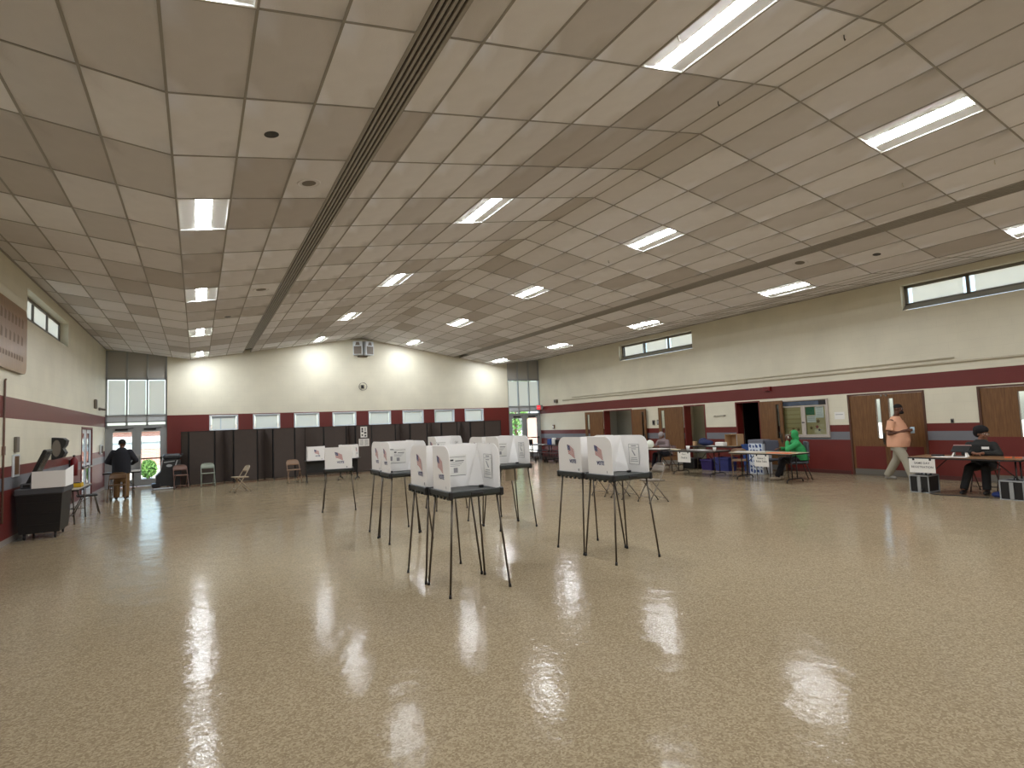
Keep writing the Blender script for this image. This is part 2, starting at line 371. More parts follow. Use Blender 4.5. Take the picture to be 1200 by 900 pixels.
for n, (q, x, y, z, sl, wx, ly) in enumerate(tiles):
    g = random.random(); h = math.sin(x*1.9+y*.7)*.12; g2 = g+h
    mi = 0 if g2 < .34 else 1 if g2 < .66 else 2 if g2 < .86 else 3
    key = (round(wx, 2), round(ly, 2)); mb = tile_mesh(wx, ly, key)
    if n < 300:
        if (key, mi) not in TD:
            o = mb.build('ceiling_tile', TILES[mi], ceiling); TD[key, mi] = o.data
        else:
            o = bpy.data.objects.new('ceiling_tile', TD[key, mi]); COL.objects.link(o); o.parent = ceiling
        o.location = (x, y, z); o.rotation_euler = (random.uniform(-.002, .002), -sl+random.uniform(-.005, .005), 0)
    else:
        M = Matrix.Translation((x, y, z)) @ Matrix.Rotation(-sl, 4, 'Y')
        rest.add([M @ Vector(v) for v in mb.v], mb.f, mi, False)
tag(rest.build('farther_ceiling_tiles', TILES, ceiling), kind='stuff')
for c in cols:
    if c in (XL, XR_): continue
    g = MB(); z = zc(c); g.box(c-.011, c+.011, YN, YF, z-.003, z+.035); g.build('grid_runner', M_grid, ceiling)
g = MB()
for y in rows[1:-1]:
    for a, b in zip(cols, cols[1:]):
        if is_slot(a, b): continue
        za, zb = zc(a+.001), zc(b-.001)
        g.add([(x, y+dy, z+dz) for x, z in ((a, za), (b, zb)) for dy, dz in ((-.009, -.0025), (.009, -.0025), (.009, .03), (-.009, .03))], [(0, 1, 5, 4), (1, 2, 6, 5), (2, 3, 7, 6), (3, 0, 4, 7)])
tag(g.build('grid_cross_tees', M_grid, ceiling), kind='stuff')
for x0, x1 in ((XL, XL+.03), (XR_-.03, XR_)):
    t = MB(); z = zc(x0); t.box(x0, x1, YN, YF, z-.02, z+.005); t.build('edge_angle', M_grid, ceiling)

# linear air slots
M_slotdark = mat('slot_black', (22, 21, 20), .6); M_slat = mat('slot_slat', (160, 154, 144), .45)
def air_slot(x0, x1, label, sgn):
    t = thing('ceiling_air_slot', label, 'air vent', ((x0+x1)/2, 8.3, zc((x0+x1)/2)))
    t.rotation_euler = (0, -sgn*math.atan(SL), 0)
    L0, L1 = YN+.02-8.3, 23.5-8.3; W = (x1-x0)/2/math.cos(math.atan(SL))-.012
    b = MB(); b.box(-W, W, L0, L1, .02, .05); b.build('backing', M_slotdark, t)
    n = 6
    for i in range(n):
        x = -W+(2*W)*i/(n-1); s = MB(); s.box(x-.015, x+.015, L0, L1, -.004, .03, b=.003); s.build('slat', M_slat, t)
    e = MB(); e.box(-W, W, L1-.02, L1, -.004, .03); e.build('end_plate', M_slat, t)
air_slot(1.58, 1.865, 'long dark linear air slot running down the left ceiling slope', 1)
air_slot(10.727, 11.012, 'long dark linear air slot running down the right ceiling slope', -1)

# recessed lights
def make_light():
    t = thing('ceiling_light', 'x', 'ceiling light', group='recessed ceiling lights')
    W, L = .286, .60
    f = MB()
    for s in (-1, 1): f.box(s*W, s*(W+.014), -L-.012, L+.012, -.006, .05); f.box(-W, W, s*L, s*(L+.014), -.006, .05)
    f.build('frame', M_lampwing, t)
    for s in (-1, 1):
        r = MB(); pts = [(s*(.095+(W-.095)*k/5), .016-.010*(k/5)**2) for k in range(6)]
        r.add([(x, y, z) for x, z in pts for y in (-L, L)], [(2*k, 2*k+1, 2*k+3, 2*k+2) for k in range(5)], 0, True); r.build('reflector', M_lampwing, t)
    for s in (-1, 1): e = MB(); e.add([(-W, s*L, -.004), (W, s*L, -.004), (W*.5, s*(L-.012), .01), (.0, s*(L-.014), .014), (-W*.5, s*(L-.012), .01)], [(0, 1, 2, 3, 4)]); e.build('end_plate', M_lampwing, t)
    d = MB(); pts = [(.095*math.cos(PI*k/8), .016-.010*math.sin(PI*k/8)) for k in range(9)]
    d.add([(x, y, z) for x, z in pts for y in (-L+.01, L-.01)], [(2*k, 2*k+1, 2*k+3, 2*k+2) for k in range(8)], 0, True); d.build('diffuser', M_lamp, t)
    return t
LX = [((VL+.378)/2, -1, 'row beside the left wall'), ((4.023+4.633)/2, -1, 'row left of the ceiling ridge'), (2*RG-(4.023+4.633)/2, 1, 'row right of the ceiling ridge'), (2*RG-(VL+.378)/2, 1, 'row beside the right wall')]
ORD = {-2: 'rearmost', -1: 'second from the rear', 0: 'nearest in view', 1: 'second in view', 2: 'third in view', 3: 'fourth in view', 4: 'farthest'}
proto = make_light(); first = True
for x, sg, nm in LX:
    for k in range(-2, 5):
        y = ROW0+ROWL*(4*k-.5)
        lab = 'recessed strip-lit ceiling light, %s of the %s' % (ORD[k], nm)
        rot = (0, sg*math.atan(SL), 0)
        if first: proto['label'] = lab; proto.location = (x, y, zc(x)); proto.rotation_euler = rot; first = False
        else: dup(proto, lab, (x, y, zc(x)), rot=rot)

# round ceiling devices
def ceil_round(name, label, cat, x, y, r, m, ring=False):
    t = thing(name, label, cat, (x, y, zc(x))); t.rotation_euler = (0, -math.atan(SL) if x < RG else math.atan(SL), 0)
    b = MB(); b.cyl((0, 0, .006), (0, 0, -.012), r, r*.96, 20); b.build('cover' if not ring else 'grille', m, t)
    if ring: q = MB(); q.tube([(r*1.5*math.cos(2*PI*i/24), r*1.5*math.sin(2*PI*i/24), -.004) for i in range(24)], .014, 6, closed=True); q.build('trim_ring', TILES[1], t)
    return t
M_devgrey = mat('device_grey', (120, 112, 102), .6)
ceil_round('speaker_disc', 'dark round disc in the ceiling nearest left of the left air slot', 'ceiling disc', .669, 6.08, .075, M_dark)
ceil_round('ceiling_speaker', 'round ringed grille in the ceiling beside the left air slot', 'ceiling speaker', 1.25, 7.36, .09, M_devgrey, True)
ceil_round('ceiling_speaker', 'small round grille in the ceiling far along the left air slot', 'ceiling speaker', 1.23, 13.38, .11, M_devgrey, True)
ceil_round('speaker_disc', 'dark round disc in the far left ceiling before the last two lights', 'ceiling disc', .694, 16.34, .08, M_dark)
ceil_round('speaker_disc', 'black round disc in the ceiling right of the right air slot', 'ceiling disc', 11.89, 6.06, .075, M_dark)
ceil_round('ceiling_speaker', 'round ringed grille in the ceiling right of the right air slot', 'ceiling speaker', 11.28, 7.3, .1, M_devgrey, True)
for i, (x, y, lab) in enumerate(((9.84, 3.36, 'tiny white hook hanging from the ceiling nearest the right air slot'), (9.57, 4.42, 'tiny white hook hanging from the ceiling left of the right air slot'),
        (5.71, 4.61, 'tiny dark hook hanging by the ceiling ridge above the near booths'), (6.01, 3.2, 'tiny dark hook hanging by the ceiling ridge nearest the camera'), (8.34, 10.07, 'tiny dark hook hanging from the ceiling beside a right ridge light'), (4.03, 3.66, 'tiny white hook hanging on the edge of the nearest ridge light'))):
    h = MB(); z = zc(x); h.tube([(x, y, z), (x, y, z-.04), (x+.012, y, z-.06), (x+.02, y, z-.045)], .006, 5)
    tag(h.build('ceiling_hook', mat('hook_white', (220, 214, 200), .5) if 'white' in lab else M_dark), lab, 'hook', 'hooks hanging from the ceiling')

# ---------------------------------------------------------------- glazed entrance bays
def bay(n, x0, x1, num):
    W = x1-x0; Y = YF+.06
    win = sempty('window_%d' % num)
    f = MB(); mull = [x0+.03, x0+W*.337, x0+W*.668, x1-.03]
    for x in mull: f.box(x-.03, x+.03, Y, Y+.09, 2.19, 4.97, b=.004)
    for z0, z1 in ((3.9, 3.98), (4.93, 4.99), (2.56, 2.62), (2.33, 2.38), (2.17, 2.24)): f.box(x0, x1, Y, Y+.09, z0, z1, b=.004)
    f.build('frame', M_alu, win)
    for a, b in zip(mull, mull[1:]):
        p = MB(); p.box(a+.03, b-.03, Y+.05, Y+.07, 3.98, 4.93); p.build('upper_panel', M_spandrel, win)
        p = MB(); p.box(a+.03, b-.03, Y+.07, Y+.075, 2.62, 3.9); p.build('pane', M_glass, win)
        p = MB(); p.box(a+.05, b-.05, Y+.035, Y+.038, 2.6, 3.88); p.build('shade', M_shade, win)
    p = MB(); p.box(x0+.06, x1-.06, Y+.03, Y+.06, 2.38, 2.56); p.build('lower_panel', M_aluw, win)
    p = MB(); p.box(x0+.06, x1-.06, Y+.05, Y+.055, 2.24, 2.33); p.build('transom_pane', M_glass, win)
    d = sempty('door_%d' % n)
    f = MB()
    for x in (x0+.05, x1-.05): f.box(x-.05, x+.05, Y, Y+.1, 0, 2.17, b=.004)
    f.box(x0, x1, Y, Y+.1, 2.13, 2.18); f.box((x0+x1)/2-.02, (x0+x1)/2+.02, Y, Y+.1, 0, 2.14); f.build('frame', M_alu, d)
    for s in (0, 1):
        a = x0+.1+s*(W/2-.08); b = a+W/2-.12
        lf = MB(); st = .125
        lf.box(a, a+st, Y+.02, Y+.065, .01, 2.13, b=.003); lf.box(b-st, b, Y+.02, Y+.065, .01, 2.13, b=.003); lf.box(a+st, b-st, Y+.02, Y+.065, .01, .25); lf.box(a+st, b-st, Y+.02, Y+.065, 1.99, 2.13)
        lf = lf.build('door_leaf', M_alu, d)
        g = MB(); g.box(a+st, b-st, Y+.04, Y+.046, .25, 1.99); g.build('glass_pane', M_glass, lf)
        h = MB(); h.box(a+.06, b-.06, Y-.05, Y-.02, .97, 1.02, b=.006); h.box(a+.05, a+.1, Y-.05, Y+.02, .95, 1.04, b=.006); h.box(b-.1, b-.05, Y-.05, Y+.02, .95, 1.04, b=.006); h.build('panic_bar', M_steel, lf)
        c = MB(); c.box(a+.2, b-.25, Y-.04, Y+.02, 2.05, 2.11, b=.006); c.tube([(a+.3, Y-.03, 2.08), (a+.5, Y-.15, 2.1), (a+.75, Y-.02, 2.13)], .01, 5); c.build('door_closer', M_dark, lf)
bay(1, BAYS[0][0], BAYS[0][1], 1); bay(2, BAYS[1][0], BAYS[1][1], 2)

# eight low windows in the far wall
for k, (a, b) in enumerate(WIN):
    t = sempty('window_%d' % (k+3))
    f = MB(); y = YF-.01; fw_ = .05
    f.box(a, a+fw_, y, y+.14, 1.95, 2.53, b=.004); f.box(b-fw_, b, y, y+.14, 1.95, 2.53, b=.004); f.box(a+fw_, b-fw_, y, y+.14, 2.48, 2.53, b=.004); f.box(a+fw_, b-fw_, y, y+.14, 1.95, 1.98, b=.004)
    f.build('frame', M_aluw, t)
    f = MB(); f.box(a+.02, b-.02, YF-.035, YF-.005, 1.935, 1.955, b=.004); f.build('sill', M_aluw, t)
    p = MB(); p.box(a+fw_, b-fw_, YF+.12, YF+.125, 1.98, 2.48); p.build('pane', M_glass, t)
    dz = random.choice((0, 0, 0, .0, .04))
    p = MB(); p.box(a+fw_+.05, b-fw_-.05, YF+.08, YF+.083, 1.98, 2.44-dz); p.build('blind', M_blind, t)
    p = MB(); p.box(a+fw_+.03, b-fw_-.03, YF+.07, YF+.11, 2.44-dz, 2.48); p.build('blind_roll', M_aluw, t)
    if k == 0:
        p = MB(); p.box((a+b)/2-.13, (a+b)/2-.09, YF+.06, YF+.078, 1.98, 2.4); p.build('mullion', M_aluw, t)

# clerestory strip windows
def clere(num, X, sg, y0, y1, z0, z1):
    t = sempty('window_%d' % num); n = 3; d = .17
    f = MB(); xi, xo = sorted((X+sg*d, X+sg*(d+.06)))
    f.box(xi, xo, y0, y1, z1-.07, z1, b=.004); f.box(xi, xo, y0, y1, z0+.14, z0+.19, b=.004)
    for k in range(n+1):
        y = y0+.04+(y1-y0-.08)*k/n; f.box(xi, xo, y-.035, y+.035, z0+.15, z1-.02, b=.004)
    f.build('frame', mat('window_bronze', (120, 116, 108), .4), t)
    s = MB(); a = X+sg*.002; b = X+sg*d
    s.add([(a, y, z0+.005) for y in (y0, y1)]+[(b, y, z0+.15) for y in (y0, y1)], [(0, 1, 3, 2)]); s.build('sloped_sill', mat('sill_grey', (150, 148, 140), .6), t)
    for k in range(n):
        ya = y0+.04+(y1-y0-.08)*k/n+.035; yb = y0+.04+(y1-y0-.08)*(k+1)/n-.035
        p = MB(); x = X+sg*(d+.05); p.box(x, x+.004, ya, yb, z0+.19, z1-.07); p.build('pane', M_glass, t)
        p = MB(); x = X+sg*(d+.02); p.box(x, x+.003, ya+.06, yb-.1, z0+.19, z1-.07); p.build('shade', M_blind, t)
clere(11, XL, -1, *CL_L[0]); clere(12, XL, -1, *CL_L[1]); clere(13, XR_, 1, *CL_R[0]); clere(14, XR_, 1, *CL_R[1])

# baseboards
M_base = mat('rubber_base', (82, 40, 36), .5)
b = MB()
for a, c in ((YN, 4.1), (6.08, 7.05), (9.02, 11.68), (12.7, 13.9), (14.96, 17.7), (19.6, YF)): b.box(XR_-.012, XR_, a, c, 0, .1)
struct(b.build('baseboard_right', M_base))
b = MB()
for a, c in ((YN, 20.05), (22.02, YF)): b.box(XL, XL+.012, a, c, 0, .1)
struct(b.build('baseboard_left', mat('pale_base', (150, 140, 132), .35)))
b = MB(); b.box(-1.0, 13.6, YF-.012, YF, 0, .1); struct(b.build('baseboard_far', M_base))

# ---------------------------------------------------------------- doors in the right wall
M_slit = M_glass
def leaf(parent, W, H, panel=True, kick=True, red=.77, slit_at=.12):
    """flush wooden leaf hinged at local origin, spreading along +x, thickness in y; slit window near the free edge"""
    o = MB(); s0, s1 = W-slit_at-.11, W-slit_at
    if panel:
        o.box(0, s0, -.022, .022, .01, H, b=.002); o.box(s1, W, -.022, .022, .01, H, b=.002); o.box(s0, s1, -.022, .022, .01, .98); o.box(s0, s1, -.022, .022, 2.0, H)
    o = o.build('door_leaf', M_wood, parent)
    g = MB(); g.box(s0, s1, -.003, .003, .98, 2.0); g.build('slit_pane', M_slit, o)
    f = MB()
    for sy in (-1, 1):
        f.box(s0-.012, s0+.002, sy*.022, sy*.028, .97, 2.01); f.box(s1-.002, s1+.012, sy*.022, sy*.028, .97, 2.01)
    f.build('slit_trim', mat('slit_trim_metal', (110, 96, 80), .4, metal=.5), o)
    if red:
        r = MB()
        for sy in (-1, 1): r.box(.06, W-.06, sy*.022, sy*.026, .18, red)
        r.build('red_kick_panel', M_red, o)
    if kick:
        r = MB()
        for sy in (-1, 1): r.box(.01, W-.01, sy*.022, sy*.027, .02, .17)
        r.build('kick_plate', M_plate, o)
    h = MB()
    for sy in (-1, 1): h.box(W-.09, W-.045, sy*.022, sy*.034, .82, 1.12, b=.004); h.tube([(W-.068, sy*.03, 1.08), (W-.068, sy*.075, 1.05), (W-.068, sy*.075, .9), (W-.068, sy*.03, .87)], .009, 6)
    h.build('pull_handle', M_steel, o)
    return o
def doorframe(parent, y0, y1, H, m):
    f = MB()
    f.box(XR_-.015, XR_+.29, y0, y0+.05, 0, H); f.box(XR_-.015, XR_+.29, y1-.05, y1, 0, H); f.box(XR_-.015, XR_+.29, y0+.05, y1-.05, H-.04, H)
    return f.build('door_frame', m, parent)
def jamb(parent, y0, y1, H):
    pass
# closed double doors
for n, (y0, y1) in ((3, (7.1, 8.97)), (4, (4.15, 6.03))):
    d = sempty('door_%d' % n); doorframe(d, y0, y1, 2.16, mat('door_frame_brown', (84, 54, 38), .5))
    W = (y1-y0-.1)/2-.004
    for s in (0, 1):
        l = leaf(d, W, 2.115, slit_at=.1, red=.77 if n == 3 else 1.02)
        if s == 0: l.location = (XR_+.03, y0+.052, 0); l.rotation_euler = (0, 0, PI/2)
        else: l.location = (XR_+.03, y1-.052, 0); l.rotation_euler = (0, 0, -PI/2)
    t = MB()
    for k in (-1, 1): t.box(XR_-.02, XR_+.02, (y0+y1)/2+k*.06-.02, (y0+y1)/2+k*.06+.02, 2.06, 2.1, b=.004)
    t.build('door_holder', M_plate, d)
    p = MB(); p.box(XR_-.0, XR_+.25, y0+.05, y1-.05, 0, .012, b=.003); p.build('threshold', M_plate, d)
# open doorways with their leaves swung back on the wall
def open_door(n, y0, y1, leaves):
    d = sempty('door_%d' % n); doorframe(d, y0, y1, 2.15, M_red)
    for (hy, a, b) in leaves:
        L = math.hypot(a, b); l = leaf(d, L, 2.11, red=False, kick=True)
        l.location = (XR_-.035, hy, 0); l.rotation_euler = (0, 0, math.atan2(b, -a))
open_door(5, 11.72, 12.66, [(11.70, .1, -.85)])
open_door(6, 13.93, 14.92, [(14.94, .42, .82)])
open_door(7, 17.73, 19.57, [(17.71, .06, -.88), (19.59, .36, .82)])
# rooms behind the doorways; two made shallow and pale, with added glow panels
def backroom(name, y0, y1, m, depth=2.6):
    b = MB(); x0 = XR_+.3; x1 = x0+depth; t = .1
    b.box(x1, x1+t, y0-.6, y1+.6, 0, 2.7); b.box(x0, x1, y0-.7, y0-.6, 0, 2.7); b.box(x0, x1, y1+.6, y1+.7, 0, 2.7); b.box(x0, x1+t, y0-.7, y1+.7, 2.7, 2.8); b.box(x0, x1+t, y0-.7, y1+.7, -.06, -.001)
    o = struct(b.build(name, m)); q = MB(); q.box(x0+.2, x0+.5, (y0+y1)/2-.15, (y0+y1)/2+.15, 2.66, 2.699)
    if depth < 2: q.build('fill_panel', mat('fill_panel_glow', (255, 246, 230), .5, emit=5), o)  # unseen glowing panel added to brighten the shallow rooms
    return o
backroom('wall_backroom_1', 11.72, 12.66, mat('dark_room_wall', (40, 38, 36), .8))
backroom('wall_backroom_2', 13.93, 14.92, mat('olive_room_wall', (158, 154, 132), .7), .8)
backroom('wall_backroom_3', 17.73, 19.57, mat('grey_room_wall', (146, 146, 136), .7), .9)
# glazed door in the left wall
d = sempty('door_8'); f = MB(); y0, y1 = 20.1, 21.97
f.box(XL-.3, XL+.015, y0, y0+.06, 0, 2.14); f.box(XL-.3, XL+.015, y1-.06, y1, 0, 2.14); f.box(XL-.3, XL+.015, y0+.06, y1-.06, 2.08, 2.14); f.box(XL-.07, XL-.01, (y0+y1)/2-.02, (y0+y1)/2+.02, 0, 2.1); f.build('door_frame', M_red, d)
for s in (0, 1):
    a = y0+.065+s*.885; b = a+.86
    l = MB(); l.box(XL-.06, XL-.02, a, a+.11, .01, 2.07); l.box(XL-.06, XL-.02, b-.11, b, .01, 2.07); l.box(XL-.06, XL-.02, a+.11, b-.11, .01, .3); l.box(XL-.06, XL-.02, a+.11, b-.11, 1.96, 2.07); l.box(XL-.06, XL-.02, a+.11, b-.11, 1.0, 1.06); l = l.build('door_leaf', M_aluw, d)
    g = MB(); g.box(XL-.043, XL-.037, a+.11, b-.11, .3, 1.96); g.build('glass_pane', M_glass, l)
    h = MB(); h.box(XL+.02, XL+.05, a+.05, b-.05, .93, .98, b=.005); h.box(XL-.02, XL+.04, a+.08, a+.13, .92, .99); h.box(XL-.02, XL+.04, b-.13, b-.08, .92, .99); h.build('panic_bar', M_steel, l)

# ---------------------------------------------------------------- voting booths
def flag_print(mb, P, w, h, flip=1):
    """waving flag drawn in (u,v); P(u,v,off)"""
    def p(u, v, off):
        vv = v-.38*u*w/h*1.0+.05*math.sin(u*5)
        return P((u-.5)*w*flip+(1-v)*.16*w*flip, (vv-.3)*h, off)
    n = 5
    for k in range(13):
        for i in range(n):
            u0, u1 = i/n, (i+1)/n; v0, v1 = k/13, (k+1)/13
            mb.quad(p(u0, v0, .0012), p(u1, v0, .0012), p(u1, v1, .0012), p(u0, v1, .0012), 1 if k % 2 == 0 else 0)
    mb.quad(p(0, 6/13, .0022), p(.42, 6/13, .0022), p(.42, 1, .0022), p(0, 1, .0022), 2)
    for i in range(3):
        for k in range(3):
            u, v = .07+.13*i, .56+.14*k; mb.quad(p(u, v, .003), p(u+.05, v, .003), p(u+.05, v+.06, .003), p(u, v+.06, .003), 0)

def add_prints(scr, P, flip=1):
    """flag, VOTE lettering and small maker's mark on the outside of a panel; P(u,v,off) with u to the viewer's right, v up from the sheet foot"""
    m = MB(); flag_print(m, lambda u, v, o: P(u, .29+v, o), .15, .125); m.build('flag_print', [M_paper, M_fred, M_blue], scr)
    m = MB(); text(m, 'VOTE', lambda u, v: P(u+.045, .150+v*1.15, .0015), .058, bold=.035); m.build('lettering', M_blue, scr)
    m = MB()
    m.prism([(.175+.012*math.cos(2*PI*i/8), .045+.018*math.sin(2*PI*i/8)) for i in range(8)], lambda u, v, w: P(u, v, .0012+w), .0004, 0)
    m.build('recycling_mark', M_inkgrey, scr)

def card(scr, P):
    """printed instruction card with a pen picture and lines of small type"""
    m = MB(); P0 = P
    P = lambda u, v, o: P0(u*1.6, v, o)
    def bar(u0, u1, v0, v1, mi=0, o=.0012): m.quad(P(u0, v0, o), P(u1, v0, o), P(u1, v1, o), P(u0, v1, o), mi)
    bar(-.058, .058, .10, .36, 1, .0008)
    for a, b_, c, d_ in ((-.06, .06, .358, .363), (-.06, .06, .097, .102), (-.062, -.058, .1, .36), (.058, .062, .1, .36), (-.058, .058, .315, .319)): bar(a, b_, c, d_)
    bar(-.03, .03, .332, .344); bar(-.03, .028, .295, .303)
    m.quad(P(-.026, .282, .0014), P(-.016, .285, .0014), P(.02, .215, .0014), P(.006, .21, .0014), 0)
    for k, hw in enumerate((.034, .04, .047)): bar(-hw, hw, .180-.022*k, .187-.022*k)
    m.build('instruction_card', [M_inkgrey, M_paper], scr)

def sheet_back(scr, P):
    """printed notice on the inside of the back panel"""
    m = MB()
    def bar(u0, u1, v0, v1, mi=0, o=.0014): m.quad(P(u0, v0, o), P(u1, v0, o), P(u1, v1, o), P(u0, v1, o), mi)
    bar(-.17, .14, .13, .36, 2, .0008)
    bar(-.165, .13, .335, .339); bar(-.14, -.07, .348, .358); bar(-.06, -.02, .292, .312); bar(0, .11, .288, .297)
    for k in range(3): bar(-.06, .1-.02*k, .27-.018*k, .275-.018*k, 1)
    bar(-.02, .03, .16, .215, 1); bar(-.15, -.09, .17, .24, 1); bar(-.17, .13, .126, .131)
    m.build('printed_notice', [M_ink, M_inkgrey, M_paper], scr)

TB = 1.06
def privacy_screen(root, z0, inner=True, hw=.275, dp=.26):
    """folded white corrugated screen: back and two wings with a rounded front top corner"""
    H = .48; t = .006; rr = .14
    s = MB(); yb = .245
    prof = [(yb, 0), (yb, H)]+[(yb-2*dp+.01+rr-rr*math.sin(a), H-rr+rr*math.cos(a)) for a in [PI/2*i/7 for i in range(8)]]+[(yb-2*dp+.01, 0)]
    s.box(-hw, hw, yb, yb+t, z0, z0+H)
    for sx in (-1, 1):
        s.prism(prof, lambda u, v, w, sx=sx: Vector((sx*(hw+w+.012*(yb-u)/.5), u, z0+v)), t)
        s.add([(sx*hw, yb, z0+H-.02), (sx*(hw-.13), yb-.003, z0+.004), (sx*(hw), yb-.14, z0+.004), (sx*hw, yb-.004, z0+.004)], [(0, 1, 2), (0, 3, 1), (0, 2, 3)])
    scr = s.build('privacy_screen', M_white, root)
    # outside prints: left wing, right wing, back
    add_prints(scr, lambda u, v, o: Vector((-hw-t-.012*.5-o-.002, .02-u, z0+v)))
    add_prints(scr, lambda u, v, o: Vector((hw+t+.012*.5+o+.002, .02+u, z0+v)))
    add_prints(scr, lambda u, v, o: Vector((-u, yb+t+o, z0+v)))
    if inner:
        card(scr, lambda u, v, o: Vector((hw-o+.002, -.01-u, z0+v)))
        card(scr, lambda u, v, o: Vector((-hw+o-.002, -.01+u, z0+v)))
        sheet_back(scr, lambda u, v, o: Vector((u-.01, yb-o, z0+v)))
    return scr

def splay_leg(root, x0, y0, z0, x1, y1, r=.0115, m=None):
    l = MB(); l.tube([(x0, y0, z0), (x1*.985+x0*.015, y1*.985+y0*.015, .02)], r, 7); l = l.build('leg', m or M_steel, root)
    f = MB(); f.cyl((x1*.985+x0*.015, y1*.985+y0*.015, .035), (x1, y1, 0), r*1.25, r*1.4, 8); f.build('rubber_foot', M_dark, l)

def booth_parts(root, tz=TB):
    b = MB(); b.box(-.30, .30, -.28, .28, tz-.075, tz-.014, b=.014)
    for k in range(5): b.box(-.305+.0, -.28, -.2+.1*k-.02, -.2+.1*k+.02, tz-.092, tz-.06, b=.004); b.box(.28, .305, -.2+.1*k-.02, -.2+.1*k+.02, tz-.092, tz-.06, b=.004)
    c = b.build('tabletop_case', M_booth, root)
    r = MB(); r.box(-.312, .312, -.292, -.268, tz-.06, tz, b=.008); r.build('front_rim', M_booth, c)
    r = MB(); r.box(-.312, .312, .268, .292, tz-.06, tz, b=.008); r.build('back_rim', M_booth, c)
    for sx in (-1, 1):
        r = MB(); r.box(sx*.288, sx*.312, -.268, .268, tz-.06, tz, b=.008); r.build('side_rim', M_booth, c)
        for sy in (-1, 1):
            k = MB(); k.box(sx*.27, sx*.32, sy*.255, sy*.3, tz-.085, tz+.004, b=.012); k.build('corner_bumper', M_dark, c)
    k = MB(); k.box(-.07, .07, -.302, -.288, tz-.055, tz-.02, b=.005); k.build('latch', M_dark, c)
    for sx in (-1, 1):
        k = MB(); k.box(sx*.2-.025, sx*.2+.025, .0, .035, tz-.014, tz+.012, b=.004); k.build('screen_clip', M_dark, root)
        for sy in (-1, 1): splay_leg(root, sx*.262, sy*.235, tz-.07, sx*.345, sy*.305)
def make_booth(tz=TB):
    root = thing('voting_booth', 'x', 'voting booth', group='white screened voting booths')
    booth_parts(root, tz); privacy_screen(root, tz-.012)
    return root
BOOTHS = [
 ('white screened voting booth nearest the camera, opening toward the camera', 2.575, 5.735, 0),
 ('white screened voting booth standing back to back behind the nearest booth', 2.56, 6.39, PI),
 ('white screened voting booth right of the nearest one, open toward the camera', 4.72, 5.735, 0),
 ('white screened voting booth standing back to back behind the right front booth', 4.725, 6.385, PI),
 ('white screened voting booth behind left of the nearest pair, open toward the camera', 2.86, 8.75, 0),
 ('white screened voting booth back to back behind the second left booth', 2.90, 9.41, PI),
 ('white screened voting booth between the two front pairs, second row right, open toward camera', 4.64, 8.55, 0),
 ('white screened voting booth back to back in the second row on the right', 4.65, 9.215, PI),
 ('white screened voting booth of which only the top shows above the nearest pair', 4.63, 11.33, 0),
 ('single white voting booth seen from behind with flag on its back, left of all pairs', 2.74, 12.93, PI-.22)]
bp0 = make_booth()
for i, (lab, x, y, rz) in enumerate(BOOTHS):
    if i == 0: bp0['label'] = lab; bp0.location = (x, y, 0)
    elif i == 9: q = make_booth(.91); q['label'] = lab; q.location = (x, y, 0); q.rotation_euler = (0, 0, rz)
    else: dup(bp0, lab, (x, y, 0), rz)
# paper sheet hanging under the second-row right booth
m = MB(); m.box(-.12, .12, -.004, .004, -.26, 0); o = m.build('paper_bag', mat('kraft_paper', (176, 160, 136), .8), None, (4.90, 8.9, .985)); tag(o, 'tan paper sheet hanging under the second-row right booth', 'paper')
# two low booths on black tables by the dividers
def low_booth(lab, x, y, rz):
    root = thing('accessible_voting_booth', lab, 'voting booth', (x, y, 0), rz, 'low voting booths by the dividers'); z = .75
    t = MB(); t.box(-.36, .36, -.3, .3, z-.03, z, b=.008); t.build('tabletop', M_dark, root)
    for sx in (-1, 1):
        l = MB(); l.box(sx*.30-.02, sx*.30+.02, -.03, .03, .06, z-.03, b=.005); l.tube([(sx*.3, -.28, .012), (sx*.3, -.2, .05), (sx*.3, 0, .075), (sx*.3, .2, .05), (sx*.3, .28, .012)], .018, 7); l.build('leg', M_dark, root)
    p = MB(); p.box(-.28, .28, -.012, .012, .32, z-.03, b=.004); p.build('modesty_panel', M_dark, root)
    privacy_screen(root, z, False)
low_booth('low white voting booth on a black table, leftmost before the dark dividers', 3.57, 20.45, PI-.1)
low_booth('low white voting booth on a black table, behind the single flag-backed booth', 4.72, 20.6, PI-.5)

# ---------------------------------------------------------------- folding room dividers
def divider(lab, pts):
    x0 = sum(p[0] for p in pts)/len(pts)
    root = thing('folding_room_divider', lab, 'room divider', (x0, 23.0, 0), 0, 'brown folding room dividers')
    for i in range(len(pts)-1):
        (xa, ya), (xb, yb) = pts[i], pts[i+1]; L = math.hypot(xb-xa, yb-ya); a = math.atan2(yb-ya, xb-xa)
        M = Matrix.Translation((xa-x0, ya-23.0, 0)) @ Matrix.Rotation(a, 4, 'Z')
        p = MB(); p.box(.02, L-.02, -.025, .025, .07, 1.90, b=.008, M=M); p = p.build('panel', M_divider, root)
        e = MB(); e.box(.0, .02, -.028, .028, .06, 1.92, M=M); e.box(L-.02, L, -.028, .028, .06, 1.92, M=M); e.box(.02, L-.02, -.027, .027, .055, .07, M=M); e.box(.02, L-.02, -.027, .027, 1.9, 1.92, M=M); e.build('edge_trim', M_dark, p)
        c = MB(); c.tube([M @ Vector((.03, 0, .06)), M @ Vector((.03, 0, .05))], .012, 6)
        v0 = M @ Vector((.03, -.015, .03)); v1 = M @ Vector((.03, .015, .03)); c.cyl(v0, v1, .03, n=10); c.build('caster', M_dark, p)
YD = 23.0; VD = .42
